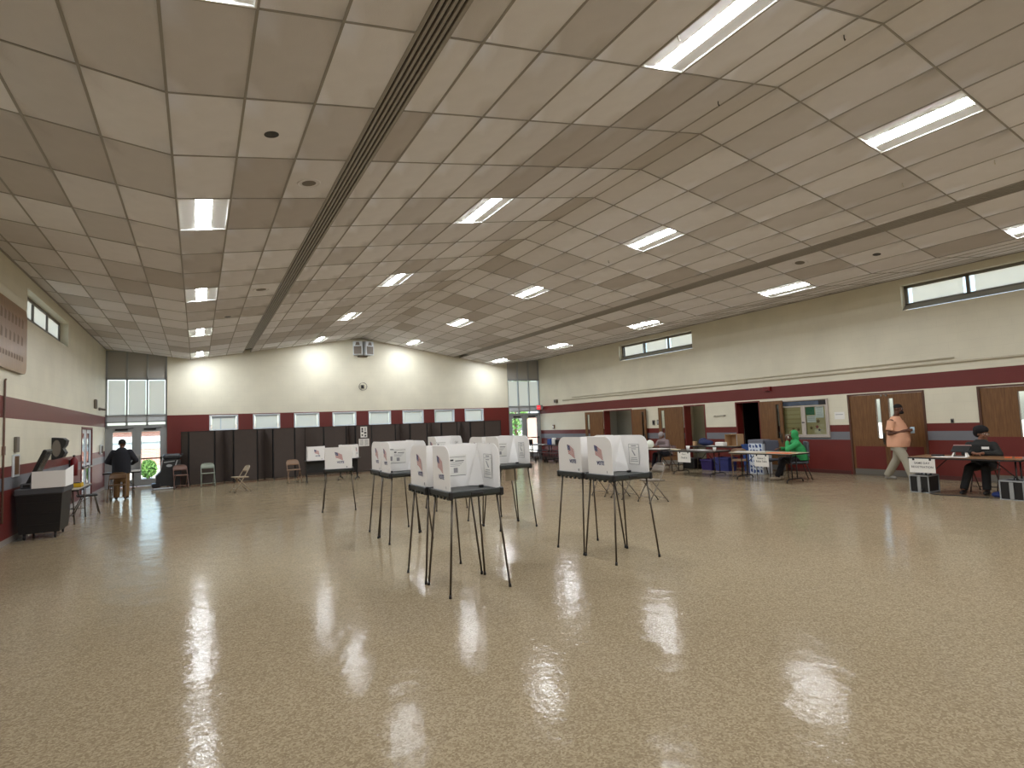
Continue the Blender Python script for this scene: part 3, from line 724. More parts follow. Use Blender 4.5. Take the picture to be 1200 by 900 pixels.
divider('long brown folding room divider along the left half of the far wall',
 [(-.5, YD+.35), (-.27, YD), (.53, YD), (.84, YD+VD), (1.15, YD), (1.93, YD), (2.2, YD+VD), (2.48, YD), (3.24, YD), (3.67, YD+VD*.8), (4.32, YD), (5.2, YD+.1), (5.36, YD+VD*.8), (5.56, YD), (6.2, YD)])
divider('brown folding room divider along the right half of the far wall',
 [(6.205, YD), (7.2, YD), (7.52, YD+VD), (7.85, YD), (8.6, YD), (8.95, YD+VD), (9.27, YD), (10.0, YD), (10.38, YD+VD), (10.66, YD), (11.35, YD), (12.2, YD)])
def notice(name, lab, P, w, h, lines, mpaper=None, cat='notice', group=None):
    t = MB(); t.prism([(-w/2, -h/2), (w/2, -h/2), (w/2, h/2), (-w/2, h/2)], lambda u, v, q: P(u, v, -q), .002, 0)
    for (u0, u1, v0, v1, mi) in lines: t.quad(P(u0*w, v0*h, .0012), P(u1*w, v0*h, .0012), P(u1*w, v1*h, .0012), P(u0*w, v1*h, .0012), mi)
    o = t.build(name, [mpaper or M_paper, M_ink, M_inkgrey]); return tag(o, lab, cat, group)
P = lambda u, v, o: Vector((5.89+u, 22.9705-o, 1.64+v))
notice('posted_notice', 'white sheet of black squares posted high on the dark divider', P, .27, .44, [(-.35, -.1, .2, .38, 1), (-.35, -.1, -.02, .16, 1), (-.35, -.12, -.35, -.2, 1), (.05, .38, -.15, 0, 1), (.12, .3, .08, .4, 2), (.1, .34, -.42, -.26, 1)])
P = lambda u, v, o: Vector((5.89+u, 22.9705-o, 1.22+v))
notice('posted_notice', 'grey printed sheet posted lower on the dark divider', P, .42, .3, [(-.4, -.05, .4-.09*k, .36-.09*k, 2) for k in range(9)]+[(.05, .4, .4-.09*k, .36-.09*k, 2) for k in range(9)])

# ---------------------------------------------------------------- folding chairs
def make_chair(m, lab):
    r = thing('folding_chair', lab, 'chair', group='metal folding chairs')
    def u(pts): return pts+[(-x, y, z) for x, y, z in pts[::-1]]
    f = MB(); f.tube(u([(-.21, -.22, .012), (-.21, -.08, .24), (-.205, .05, .45), (-.2, .2, .70), (-.17, .225, .755), (-.1, .235, .778)]), .0125, 7); f.build('front_frame', m, r)
    f = MB(); f.tube([(-.18, -.1, .425), (-.18, .08, .22), (-.18, .25, .012)], .011, 7); f.build('rear_leg', m, r)
    f = MB(); f.tube([(.18, -.1, .425), (.18, .08, .22), (.18, .25, .012)], .011, 7); f.build('rear_leg', m, r)
    f = MB(); f.tube([(-.18, .2, .075), (.18, .2, .075)], .008, 6); f.build('stretcher', m, r)
    f = MB(); f.tube([(-.208, -.165, .11), (.208, -.165, .11)], .008, 6); f.build('stretcher', m, r)
    s = MB(); pr = [(-.2, .19), (-.2, -.14), (-.17, -.2), (-.1, -.215), (.1, -.215), (.17, -.2), (.2, -.14), (.2, .19)]
    s.prism(pr, lambda x, y, w: Vector((x, y, .432+.03*(-y)+w)), .028); s.build('seat', m, r)
    b = MB(); n = 8; vs = []
    for i in range(n+1):
        x = -.195+.39*i/n; a = .03*(1-(x/.195)**2); top = .775-.06*max(0, (abs(x)/.195-.55)/.45)**2
        for z in (.60, .65, .70, top): vs.append((x, .125+(z-.6)*.38+a+.02, z))
    k = len(vs); vs += [(x, y+.006, z) for x, y, z in vs]
    fs = [(i*4+j, (i+1)*4+j, (i+1)*4+j+1, i*4+j+1) for i in range(n) for j in range(3)]
    fs += [tuple(q+k for q in f_)[::-1] for f_ in fs]
    ed = [i*4 for i in range(n+1)]; fs += [(ed[i], k+ed[i], k+ed[i+1], ed[i+1]) for i in range(n)]; ed = [i*4+3 for i in range(n+1)]; fs += [(ed[i], ed[i+1], k+ed[i+1], k+ed[i]) for i in range(n)]
    b.add(vs, fs, 0, True); b.build('backrest', m, r)
    for x in (-.21, .21): q = MB(); q.cyl((x, -.22, .02), (x, -.22, 0), .016, n=8); q.build('foot_cap', M_dark, r)
    for x in (-.18, .18): q = MB(); q.cyl((x, .25, .02), (x, .25, 0), .015, n=8); q.build('foot_cap', M_dark, r)
    return r
def chair(m, lab, x, y, rz):
    c = make_chair(m, lab); c.location = (x, y, 0); c.rotation_euler = (0, 0, rz); return c
chair(M_brownchair, 'brown metal folding chair beside the floor scrubber at the divider end', -.5, 22.35, .15)
chair(M_greenchair, 'grey-green metal folding chair facing out before the brown divider', .31, 22.42, .05)
chair(M_beigechair, 'beige metal folding chair turned sideways before the long divider', 1.13, 19.25, -1.3)
chair(M_tanchair, 'tan metal folding chair facing out beside the leftmost low booth', 2.93, 21.0, .1)
c0 = chair(M_greychair, 'metal folding chair right of the front right booth, nearest of three', 8.3, 9.0, -PI/2-.15)
dup(c0, 'metal folding chair behind the front right booth, middle of three', (8.27, 9.85, 0), -PI/2-.1)
dup(c0, 'metal folding chair behind the front right booth, farthest of three', (8.28, 10.55, 0), -PI/2+.1)
chair(mat('dull_brown_chair', (104, 78, 52), .45), 'brown metal folding chair behind the standing person in the dark jacket', -2.0, 19.66, 0)

# ---------------------------------------------------------------- folding tables
def make_table(lab, cx, cy, W, L, H, mtop, medge, feet='arch', rz=0, group='folding tables'):
    """W across (x), L along (y)"""
    r = thing('folding_table', lab, 'table', (cx, cy, 0), rz, group)
    t = MB(); t.box(-W/2, W/2, -L/2, L/2, H-.012, H, b=.004); t.build('tabletop', mtop, r)
    e = MB(); e.box(-W/2-.004, W/2+.004, -L/2-.004, L/2+.004, H-.04, H-.0125, b=.004); e.build('table_edge', medge, r)
    for sy in (-1, 1):
        y = sy*(L/2-.18); l = MB()
        if feet == 'arch':
            for sx in (-1, 1): l.tube([(sx*.1, y, .09), (sx*.1, y, H-.04)], .014, 7)
            l.tube([(-W/2+.06, y, .012), (-W/2+.08, y, .07), (-W/2+.16, y, .1), (W/2-.16, y, .1), (W/2-.08, y, .07), (W/2-.06, y, .012)], .015, 7)
        else:
            for sx in (-1, 1): l.tube([(sx*(W/2-.08), y, .0), (sx*(W/2-.12), y-sy*.02, H-.04)], .013, 7)
            l.tube([(-W/2+.1, y, .2), (W/2-.1, y, .2)], .01, 6)
        l.build('leg_frame', M_dark if feet == 'arch' else M_steel, r)
        b = MB(); b.tube([(0, y, H*.45), (0, y-sy*.38, H-.04)], .009, 6); b.build('brace', M_dark, r)
    return r
M_topgrey = mat('table_top_grey', (176, 170, 160), .4); M_topdark = mat('table_top_dark', (74, 66, 60), .4); M_edge = mat('table_edge_black', (34, 30, 30), .5)
TH = .735
make_table('brown folding table at the right edge with the same-day sign', 13.2, 5.36, .76, 1.84, TH, M_woodtop, M_edge)
make_table('cream topped folding table of the person in the green hoodie', 12.93, 9.66, .76, 1.82, TH, mat('table_top_cream', (188, 176, 150), .45), M_edge)
make_table('dark folding table with papers and cups left of the green hoodie table', 12.98, 12.05, .76, 1.75, TH, M_topdark, M_edge)
make_table('grey folding table of the grey haired seated person', 13.15, 14.15, .72, 1.5, TH, M_topgrey, M_edge, 'leg')
make_table('narrow dark table against the right wall holding bag and boxes', 14.45, 12.55, .6, 1.75, .78, M_topdark, M_edge, 'leg')
make_table('small grey topped table beside the black ballot bin', -2.5, 15.6, .66, 1.7, .74, M_topgrey, M_edge, 'leg')
make_table('small dark table at which the person in the dark jacket stands', -1.98, 20.72, .55, .92, .755, M_topdark, M_edge, 'leg', PI/2)

# hanging paper signs on table fronts
def hang_sign(lab, x, y, zt, w, h, lines, tilt=0):
    r = thing('paper_sign', lab, 'sign', (x, y, zt), -PI/2+tilt, 'paper signs taped to table edges')
    s = MB(); s.box(-w/2, w/2, -.001, .001, -h, 0); s.build('sheet', M_paper, r)
    l = MB()
    for t, v, sz in lines: text(l, t, lambda a, b_: Vector((a, -.0022, -h*v+b_)), sz, bold=.012)
    l.build('lettering', M_ink, r)
    for x_ in (-w*.32, w*.32):
        k = MB(); k.box(x_-.02, x_+.02, -.004, .004, -.035, .012); k.build('binder_clip', M_dark, r)
hang_sign('white paper sign reading SAME DAY REGISTRATION on the brown table edge', 12.805, 6.02, TH-.035, .47, .28, [('SAME DAY', .32, .06), ('REGISTRATION', .6, .058)])
hang_sign('white paper sign reading Station 2 Ballot Table on the cream table', 12.535, 9.55, TH-.04, .42, .3, [('Station 2', .3, .065), ('Ballot Table', .56, .065)])
hang_sign('white paper sign reading Station 1 Check In on the dark table', 12.585, 12.22, TH-.04, .5, .3, [('Station 1', .2, .045), ('Check In', .55, .07)])
hang_sign('white paper sign half hidden by the front right booth screen', 12.775, 14.15, TH+.0, .44, .34, [('Station 1', .15, .05), ('Check', .45, .07), ('In', .72, .07)])

# ---------------------------------------------------------------- ballot box and scanner at the left wall
r = thing('ballot_bin', 'black wheeled ballot bin standing by the left wall', 'ballot bin', (-2.5, 13.62, 0))
b = MB(); tp = [(-.33, -.46), (.33, -.46), (.33, .46), (-.33, .46)]
b.add([(x*.88, y*.88, .11) for x, y in tp]+[(x, y, .80) for x, y in tp], [(3, 2, 1, 0), (4, 5, 6, 7), (0, 1, 5, 4), (1, 2, 6, 5), (2, 3, 7, 6), (3, 0, 4, 7)]); b.build('bin_body', M_dark, r)
for k in range(3):
    q = MB(); z = .25+.2*k; s_ = .88+.12*(z-.11)/.69; q.box(-.30*s_, .30*s_, -.46*s_-.008, -.46*s_+.004, z, z+.015); q.build('rib', M_dark, r)
q = MB(); q.box(-.355, .355, -.48, .48, .80, .92, b=.02); q.build('bin_lid', mat('lid_grey', (78, 80, 84), .5), r)
for sx in (-1, 1):
    for sy in (-1, 1):
        q = MB(); q.cyl((sx*.22-.014, sy*.34, .045), (sx*.22+.014, sy*.34, .045), .045, n=14); q.box(sx*.22-.02, sx*.22+.02, sy*.34-.02, sy*.34+.02, .08, .12); q.build('caster', M_dark, r)
r = thing('ballot_scanner', 'ballot scanner with its dark lid raised on the black ballot bin', 'ballot scanner', (-2.55, 13.55, .92))
q = MB(); q.box(-.24, .24, -.3, .3, 0, .09, b=.015); q.build('scanner_body', mat('scanner_grey', (96, 98, 100), .45), r)
M_ = Matrix.Translation((-.15, -.28, .05)) @ Matrix.Rotation(math.radians(22), 4, 'Y')
q = MB(); q.box(-.03, .03, 0, .52, 0, .68, b=.015, M=M_); q = q.build('raised_lid', M_dark, r)
q2 = MB(); q2.box(.031, .034, .05, .47, .06, .62, M=M_); q2.build('screen', mat('screen_black', (16, 17, 20), .15), q)
q = MB(); q.box(-.2, -.1, -.305, -.285, .02, .07, b=.004); q.build('paper_tray', M_dark, r)
r = thing('privacy_board', 'white cardboard privacy board standing on the black ballot bin', 'privacy board', (-2.40, 13.4, .92))
q = MB(); q.box(-.2, .28, -.304, -.298, .0, .30); q.build('front_panel', M_white, r)
q = MB(); q.add([(.28, -.3, 0), (.28, .45, 0), (.28, .45, .36), (.28, -.3, .3), (.286, -.3, 0), (.286, .45, 0), (.286, .45, .36), (.286, -.3, .3)], [(0, 1, 2, 3), (7, 6, 5, 4), (0, 4, 5, 1), (3, 2, 6, 7), (0, 3, 7, 4), (1, 5, 6, 2)]); q.build('side_panel', M_white, r)
M_yel = mat('yellow_plastic', (214, 172, 28), .5)
r = thing('yellow_tray', 'yellow tray with a black pad on the small grey table', 'tray', (-2.33, 15.5, .74))
q = MB(); q.box(-.12, .12, -.16, .16, 0, .012); q.box(-.12, .12, -.16, -.15, 0, .09); q.box(-.12, .12, .15, .16, 0, .09); q.box(-.12, -.11, -.15, .15, 0, .09); q.box(.11, .12, -.15, .15, 0, .09); q.build('tray', M_yel, r)
q = MB(); q.box(-.1, .1, -.13, .13, .012, .1, b=.01); q.build('pad', M_dark, r)
r = thing('stacking_chair', 'dark seated tube-leg chair tucked at the small grey table', 'chair', (-2.3, 16.78, 0), PI/2+.2)
q = MB(); q.box(-.2, .2, -.2, .2, .43, .46, b=.012); q.build('seat', M_dark, r)
q = MB(); q.box(-.2, .2, .19, .215, .56, .72, b=.01); q.build('backrest', M_dark, r)
for sx in (-1, 1):
    q = MB(); q.tube([(sx*.2, -.24, .0), (sx*.18, -.15, .43), (sx*.18, .15, .43), (sx*.19, .2, .7)], .011, 6); q.build('side_frame', M_steel, r)
    q = MB(); q.tube([(sx*.2, .27, .0), (sx*.18, .08, .43)], .011, 6); q.build('rear_leg', M_steel, r)

# ---------------------------------------------------------------- left wall fittings
def board_outline(w, h, r):
    o = []
    for cx, cy, a0 in ((w/2-r, h/2-r, 0), (-w/2+r, h/2-r, PI/2), (-w/2+r, -h/2+r, PI), (w/2-r, -h/2+r, 1.5*PI)):
        o += [(cx+r*math.cos(a0+PI/2*i/6), cy+r*math.sin(a0+PI/2*i/6)) for i in range(7)]
    return o
r = thing('wooden_sign', 'large varnished wooden sign with worn lettering high on the left wall', 'sign', (XL, 12.0, 3.62), PI/2)
q = MB(); q.prism(board_outline(3.45, 1.2, .16), lambda u, v, w: Vector((u, -.02-w, v)), .05); q.build('board', wood('sign_varnish', (122, 88, 52), (148, 110, 68), .3), r)
M_signink = mat('sign_faded_paint', (108, 78, 46), .5); q = MB()
for k, (v, ln) in enumerate(((.32, 14), (.0, 12), (-.33, 18))):
    for i in range(ln):
        u = -1.5+3.0*(i+.5)/ln; hh = .09 if k < 2 else .05
        q.quad(Vector((u-.07, -.072, v-hh)), Vector((u+.05, -.072, v-hh)), Vector((u+.06, -.072, v+hh*.6)), Vector((u-.05, -.072, v+hh)))
tag(q.build('worn_lettering', M_signink, r), kind='stuff')
M_cond = mat('conduit_cream', (198, 190, 168), .5)
q = MB(); q.tube([(XL+.02, 12.62, .4), (XL+.02, 12.62, 2.82), (XL+.02, 12.66, 2.85)], .016, 7); q.box(XL, XL+.04, 12.58, 12.66, 1.55, 1.7, b=.004); tag(q.build('wall_conduit', mat('conduit_brown', (120, 92, 80), .5)), 'thin vertical conduit on the left wall below the wooden sign', 'conduit')
r = thing('wall_plaque', 'narrow white framed plaque with brown strip on the left wall', 'plaque', (XL, 13.4, 1.48), PI/2)
q = MB(); q.box(-.2, .2, -.03, 0, -.34, .06, b=.005); q.build('frame', M_aluw, r)
q = MB(); q.box(-.14, .14, -.034, -.028, -.3, .03); q.build('brown_strip', M_wood, r)
q = MB(); q.box(-.1, .08, -.05, -.0, .1, .38, b=.008); q.build('grey_holder', M_devgrey, r)
r = thing('paper_towel_dispenser', 'black rounded paper towel dispenser with grey side on the left wall', 'dispenser', (XL, 16.5, 1.58), PI/2)
prf = [(0, -.24), (-.05, -.24), (-.2, -.2), (-.25, -.1), (-.2, .0), (-.25, .08), (-.27, .18), (-.2, .24), (0, .26)]
q = MB(); q.prism(prf, lambda u, v, w: Vector((-.17+w, u, v)), .34); q.build('cover', M_dark, r)
q = MB(); q.prism([(-.09+.08*math.cos(2*PI*i/16), .01+.19*math.sin(2*PI*i/16)) for i in range(16)], lambda u, v, w: Vector((-.171-w, u, v)), .004); q.build('side_panel', M_devgrey, r)
r = thing('fire_extinguisher', 'dark red fire extinguisher hung on the left wall behind the white board', 'fire extinguisher', (XL+.1, 18.4, .85))
q = MB(); q.tube([(0, 0, 0), (0, 0, .4), (0, 0, .45), (0, 0, .48)], .085, 14, rs=[.085, .085, .05, .03]); q.build('cylinder', mat('extinguisher_red', (118, 24, 30), .35), r)
q = MB(); q.box(-.02, .02, -.06, .06, .48, .53, b=.008); q.tube([(0, .05, .5), (.03, .11, .4), (.03, .11, .15)], .014, 6); q.build('valve_and_hose', M_dark, r)
q = MB(); q.box(-.1, -.07, -.06, .06, .1, .4); q.build('bracket', M_dark, r)
r = thing('wall_phone', 'small white wall phone near the left glass doors', 'wall phone', (XL, 23.6, 1.42), PI/2)
q = MB(); q.box(-.1, .1, -.06, 0, -.16, .16, b=.015); q.build('body', M_aluw, r); q = MB(); q.box(-.08, -.03, -.1, -.06, -.13, .13, b=.015); q.build('handset', M_devgrey, r)
r = thing('wall_clock_speaker', 'dark oblong device high on the left wall by the corner', 'speaker', (XL, 22.3, 2.9), PI/2)
q = MB(); q.box(-.09, .09, -.08, 0, -.15, .15, b=.02); q.build('body', M_devgrey, r)
r = thing('security_camera', 'small camera on the left wall near the corner glazing', 'camera', (XL, 23.25, 2.78), PI/2)
q = MB(); q.cyl((0, 0, 0), (0, -.05, 0), .05); q.build('mount', M_devgrey, r); q = MB(); q.tube([(0, -.05, 0), (.02, -.2, -.03)], .035, 10); q.build('barrel', M_devgrey, r)

# ---------------------------------------------------------------- floor scrubber by the doors
r = thing('floor_scrubber', 'black walk-behind floor scrubber parked beside the left glass doors', 'floor scrubber', (-.85, 22.85, 0), .1)
side = [(-.4, .1), (.3, .1), (.32, .45), (.32, .97), (.1, 1.0), (-.2, .98), (-.26, .6), (-.4, .45)]
q = MB(); q.prism(side, lambda u, v, w: Vector((u, -.24+w, v)), .48); q.build('tank_body', M_dark, r)
q = MB(); q.box(-.2, .34, -.25, .25, .98, 1.17, b=.06); q.build('top_hood', mat('scrubber_lid', (40, 42, 46), .5), r)
q = MB(); q.tube([(.28, -.2, 1.0), (.38, -.2, 1.14), (.38, .2, 1.14), (.28, .2, 1.0)], .018, 8); q.build('handle', M_dark, r)
q = MB(); q.box(-.52, -.26, -.28, .28, .06, .2, b=.03); q.build('scrub_deck', M_dark, r)
for sy in (-.2, .2): q = MB(); q.cyl((.12, sy-.03, .12), (.12, sy+.03, .12), .12, n=16); q.build('wheel', M_dark, r)
q = MB(); q.tube([(-.48, -.29, .03), (.15, -.29, .03)], .025, 6); q.build('squeegee', M_aluw, r)
q = MB(); q.prism([(.06+.09*math.cos(2*PI*i/14), .78+.045*math.sin(2*PI*i/14)) for i in range(14)], lambda u, v, w: Vector((u-.08, -.2405-w, v)), .002, 0)
q.prism([(.2, .95), (.235, .95), (.13, .62), (.1, .62)], lambda u, v, w: Vector((u, -.2405-w, v)), .002, 0); q.prism([(-.18, .91), (.14, .94), (.14, .915), (-.17, .88)], lambda u, v, w: Vector((u, -.2405-w, v)), .002, 0)
q.build('emblem_decal', M_alu, r)
# items at the dark-jacket person's table
r = thing('desk_privacy_screen', 'grey privacy screen standing on the small dark table', 'privacy screen', (-1.8, 20.85, .755))
q = MB(); q.box(-.26, .26, .0, .006, 0, .5); q.build('back_panel', M_spandrel, r); q = MB(); q.box(.26, .266, -.2, .006, 0, .5); q.build('side_panel', M_spandrel, r)
m = MB(); m.box(-.14, .14, -.1, .1, 0, .05, b=.004); tag(m.build('paper_stack', M_paper, None, (-1.68, 20.54, .755)), 'white stack of papers on the right of the small dark table', 'papers')

# ---------------------------------------------------------------- far wall devices
r = thing('wall_speaker_pair', 'white two-box loudspeaker pair under the ceiling ridge on the far wall', 'loudspeaker', (6.33, YF, 5.28))
for sx in (-1, 1):
    M_ = Matrix.Translation((sx*.215, -.2, 0)) @ Matrix.Rotation(sx*.35, 4, 'Z')
    q = MB(); q.box(-.2, .2, -.16, .12, -.3, .3, b=.015, M=M_); c = q.build('cabinet', M_aluw, r)
    q = MB(); q.box(-.16, .16, -.168, -.158, -.26, .08, M=M_); q.build('grille', M_devgrey, c); q = MB(); q.prism([(-.1, .12), (.1, .12), (.06, .26), (-.06, .26)], lambda u, v, w, M_=M_: M_ @ Vector((u, -.160-w, v)), .006); q.build('horn', M_devgrey, c)
q = MB(); q.box(-.2, .2, -.2, 0, -.36, -.3, b=.01); q.build('bracket', M_devgrey, r)
r = thing('caged_alarm', 'small wire caged alarm below the loudspeakers on the far wall', 'alarm', (6.32, YF, 3.62))
q = MB(); q.box(-.06, .06, -.05, 0, -.07, .07, b=.01); q.build('body', M_dark, r)
q = MB()
for k in range(3): q.tube([(.17*math.cos(2*PI*i/14), -.06-.05*k, .17*math.sin(2*PI*i/14)) for i in range(14)], .005, 5, closed=True)
for k in range(6): a = 2*PI*k/6; q.tube([(.17*math.cos(a), 0, .17*math.sin(a)), (.17*math.cos(a), -.16, .17*math.sin(a))], .005, 5)
q.build('wire_cage', M_devgrey, r)

# ---------------------------------------------------------------- right wall fittings
r = thing('wall_conduit', 'long pair of cream conduits along the right wall above the red band', 'conduit', (XR_, 14, 2.8))
q = MB(); q.tube([(-.03, 8.65, -.03), (-.03, -16, -.03)], .028, 7); q.build('lower_pipe', M_cond, r)
q = MB(); q.tube([(-.025, 7.86, .07), (-.025, -7.6, .07)], .02, 7); q.build('upper_pipe', M_cond, r)
q = MB(); q.tube([(-.02, -9.35, .75), (-.02, -9.0, .78), (-.02, -9.0, .45)], .012, 6); q.build('branch_pipe', M_cond, r)
r = thing('exit_sign', 'red lit EXIT sign at the corner above the right glass doors', 'exit sign', (15.28, 24.5, 2.51))
q = MB(); q.box(-.18, .18, -.03, .03, -.12, .12, b=.006); q.build('housing', M_alu, r)
q = MB(); q.box(-.165, .03, -.036, -.029, -.1, .1); q.build('lit_panel', mat('exit_red', (225, 40, 50), .4, emit=.7), r)
q = MB(); text(q, 'EXIT', lambda u, v: Vector((u-.067, -.038, v)), .085, bold=.02); q.build('lettering', M_paper, r)
q = MB(); q.box(.17, .22, -.02, .02, -.02, .02); q.build('bracket', M_alu, r)
def wallbox(name, lab, cat, y, z, w, h, d, m, extra=None):
    r = thing(name, lab, cat, (XR_, y, z)); q = MB(); q.box(-d, 0, -w/2, w/2, -h/2, h/2, b=.006); q.build('plate', m, r)
    if extra: q = MB(); q.box(-d-.012, -d+.002, -w*.3, w*.3, -h*.3, h*.3, b=.004); q.build('face', extra, r)
wallbox('security_camera', 'small camera on the right wall near the exit sign', 'camera', 23.2, 2.76, .16, .16, .14, M_devgrey, M_dark)
wallbox('fire_pull_station', 'small red and white pull station on the far right wall', 'pull station', 23.55, 1.5, .14, .2, .06, M_wood, M_paper)
wallbox('fire_alarm', 'red fire alarm box on the red band above the open door', 'fire alarm', 11.4, 2.5, .24, .13, .08, mat('alarm_red', (120, 22, 22), .4), M_red)
wallbox('thermostat', 'dark square control left of the open middle door', 'switch', 16.5, 1.56, .13, .19, .03, M_devgrey, M_dark)
wallbox('light_switch', 'grey round-faced control right of the dark square one', 'switch', 16.23, 1.57, .15, .19, .04, M_devgrey, M_alu)
wallbox('wall_outlet', 'small brown outlet plate on the cream panel by the seated person', 'outlet', 6.56, 1.39, .07, .11, .015, M_devgrey, M_dark)
r = thing('coat_rail', 'thin dark rail on the cream panel between open doors', 'rail', (XR_, 13.3, 1.72)); q = MB(); q.tube([(-.04, .26, -.01), (-.04, -.26, .02)], .01, 6); q.build('rail', M_devgrey, r)
for s in (-.2, .2): q = MB(); q.box(-.045, 0, s-.012, s+.012, -.012, .018); q.build('bracket', M_devgrey, r)
P = lambda u, v, o: Vector((XR_-.004-o, 9.22-u, 1.6+v))
notice('posted_notice', 'white notice with one line on the cream panel right of the notice board', P, .28, .2, [(-.38, .35, .12, .2, 2)])

# notice board
M_bframe = mat('board_frame_beige', (190, 180, 170), .4)
r = thing('notice_board', 'aluminium framed yellow notice board on the cream panel of the right wall', 'notice board', (XR_, 10.26, 1.0))
y0, y1, zt = -.75, .75, 1.10
q = MB(); q.box(-.05, 0, y0, y1, 0, .05, b=.006); q.box(-.05, 0, y0, y1, zt-.03, zt, b=.006); q.box(-.05, 0, y0, y0+.05, .05, zt-.03, b=.006); q.box(-.05, 0, y1-.05, y1, .05, zt-.03, b=.006); q.build('frame', M_bframe, r)
q = MB(); q.box(-.012, -.001, y0+.05, y1-.05, .05, zt-.03); q.build('backing', mat('board_yellow', (196, 178, 128), .7, var=.08), r)
q = MB(); q.box(-.016, -.012, y0+.28, y1-.06, .93, 1.06); q.build('header_picture', mat('landscape_print', (76, 88, 104), .6, var=.7, vscale=9), r)
q = MB(); q.box(-.018, -.0125, y0+.06, y0+.28, .93, 1.06); q.build('header_plate', M_dark, r)
for a, b_ in ((y0+.05, -.03), (.03, y1-.05)):
    q = MB(); q.box(-.055, -.03, a, a+.035, .05, .92, b=.004); q.box(-.055, -.03, b_-.035, b_, .05, .92, b=.004); q.box(-.055, -.03, a+.035, b_-.035, .885, .92, b=.004); q.box(-.055, -.03, a+.035, b_-.035, .05, .085, b=.004); d_ = q.build('door_frame', M_bframe, r)
    q = MB(); q.box(-.045, -.042, a+.035, b_-.035, .085, .885); q.build('pane', M_glass, d_)
q = MB(); q.box(-.062, -.05, -.03, .05, .42, .45, b=.004); q.build('lock', M_dark, r)
q = MB(); q.box(-.05, -.03, -.03, .03, .05, .92); q.build('centre_post', M_bframe, r)
def pin(nm, a, b_, z0, z1, m, lines=0):
    q = MB(); q.box(-.016, -.012, a, b_, z0, z1)
    for k in range(lines): z = z1-.03-(z1-z0-.05)*k/lines; q.box(-.0175, -.016, a+.03, b_-.03, z-.008, z, 1)
    q.build(nm, [m, M_inkgrey], r)
pin('green_poster', -.33, -.07, .65, .87, mat('poster_green', (52, 120, 84), .6, var=.15, vscale=20))
pin('pinned_sheet', -.6, -.36, .56, .88, M_paper, 6); pin('pinned_sheet', -.36, -.09, .43, .63, M_paper, 3)
M_leafb = mat('leaf_brown', (120, 96, 60), .7); M_leafr = mat('leaf_red', (150, 66, 56), .7)
for nm, y, z, m, s in (('paper_leaf', -.42, .46, M_leafb, .07), ('paper_leaf', -.2, .27, M_leafb, .06), ('paper_leaf', -.38, .3, M_leafr, .065), ('paper_leaf', -.44, .21, M_dark, .05), ('paper_leaf', .36, .24, M_leafb, .06), ('paper_leaf', .2, .23, M_leafb, .06)):
    q = MB(); q.prism([(s*(1 if i % 2 == 0 else .5)*math.cos(2*PI*i/10+.4), s*(1 if i % 2 == 0 else .5)*math.sin(2*PI*i/10+.4)) for i in range(10)], lambda u, v, w, y=y, z=z: Vector((-.0125-w, y+u, z+v)), .002); q.build(nm, m, r)
for k in range(5):
    q = MB(); z = .82-.13*k; q.box(-.014, -.0122, .12, .6, z-.035, z); q.build('text_strip', mat('strip_yellow', (178, 158, 104), .7), r)

# ---------------------------------------------------------------- things on and around the right-hand tables
def box_thing(name, lab, cat, x, y, z, w, d, h, m, rz=0, b=.006, group=None):
    q = MB(); q.box(-w/2, w/2, -d/2, d/2, 0, h, b=b); return tag(q.build(name, m, None, (x, y, z), (0, 0, rz)), lab, cat, group)
def sheets(lab, x, y, z, n, sp, group=None, m=None, w=.216, l=.28):
    q = MB()
    for i in range(n):
        a = random.uniform(-.25, .25); M_ = Matrix.Translation((random.uniform(-sp, sp)*.3, random.uniform(-sp, sp), .0015*i)) @ Matrix.Rotation(a, 4, 'Z')
        q.box(-w/2, w/2, -l/2, l/2, 0, .0012, M=M_)
    return tag(q.build('papers', m or M_paper, None, (x, y, z)), lab, 'papers', group, 'stuff' if n > 1 else None)
def cup(lab, x, y, z, h=.1, r_=.04, m=None):
    t = thing('paper_cup', lab, 'cup', (x, y, z)); q = MB(); q.tube([(0, 0, 0), (0, 0, h)], r_, 14, rs=[r_*.75, r_]); q.build('cup_body', m or M_paper, t)
    q = MB(); q.tube([(r_*math.cos(2*PI*i/14), r_*math.sin(2*PI*i/14), h) for i in range(14)], .004, 5, closed=True); q.build('rim', m or M_paper, t)
def flight_case(lab, x, y, rz=0):
    r = thing('flight_case', lab, 'equipment case', (x, y, 0), rz, 'black equipment cases under the brown table')
    w, d, h = .42, .34, .34
    q = MB(); q.box(-w/2+.008, w/2-.008, -d/2+.008, d/2-.008, .008, h-.008); q.build('case_body', M_dark, r)
    for sx in (-1, 1):
        for k, (y0, z0, y1, z1) in enumerate(((-d/2, 0, d/2, 0), (-d/2, h, d/2, h), (-d/2, 0, -d/2, h), (d/2, 0, d/2, h))):
            q = MB(); q.box(sx*w/2-.01, sx*w/2+.01, min(y0, y1)-.01 if k > 1 else y0, max(y0, y1)+.01 if k > 1 else y1, max(0, min(z0, z1)-.014), max(z0, z1)+.014 if k < 2 else z1, b=.003); q.build('edge_rail', M_alu, r)
    for y0 in (-d/2, d/2):
        for z0 in (0.014, h): q = MB(); q.box(-w/2, w/2, y0-.012, y0+.012, z0-.014, z0+.012, b=.003); q.build('edge_rail', M_alu, r)
    q = MB(); q.box(-w/2-.012, -w/2+.01, -.03, .03, .02, h-.02, b=.002); q.build('latch_strip', M_alu, r)
    q = MB(); q.tube([(-.07, 0, h+.012), (-.06, 0, h+.05), (.06, 0, h+.05), (.07, 0, h+.012)], .01, 6); q.build('handle', M_dark, r)
flight_case('black and silver equipment case under the left end of the brown table', 13.14, 6.16)
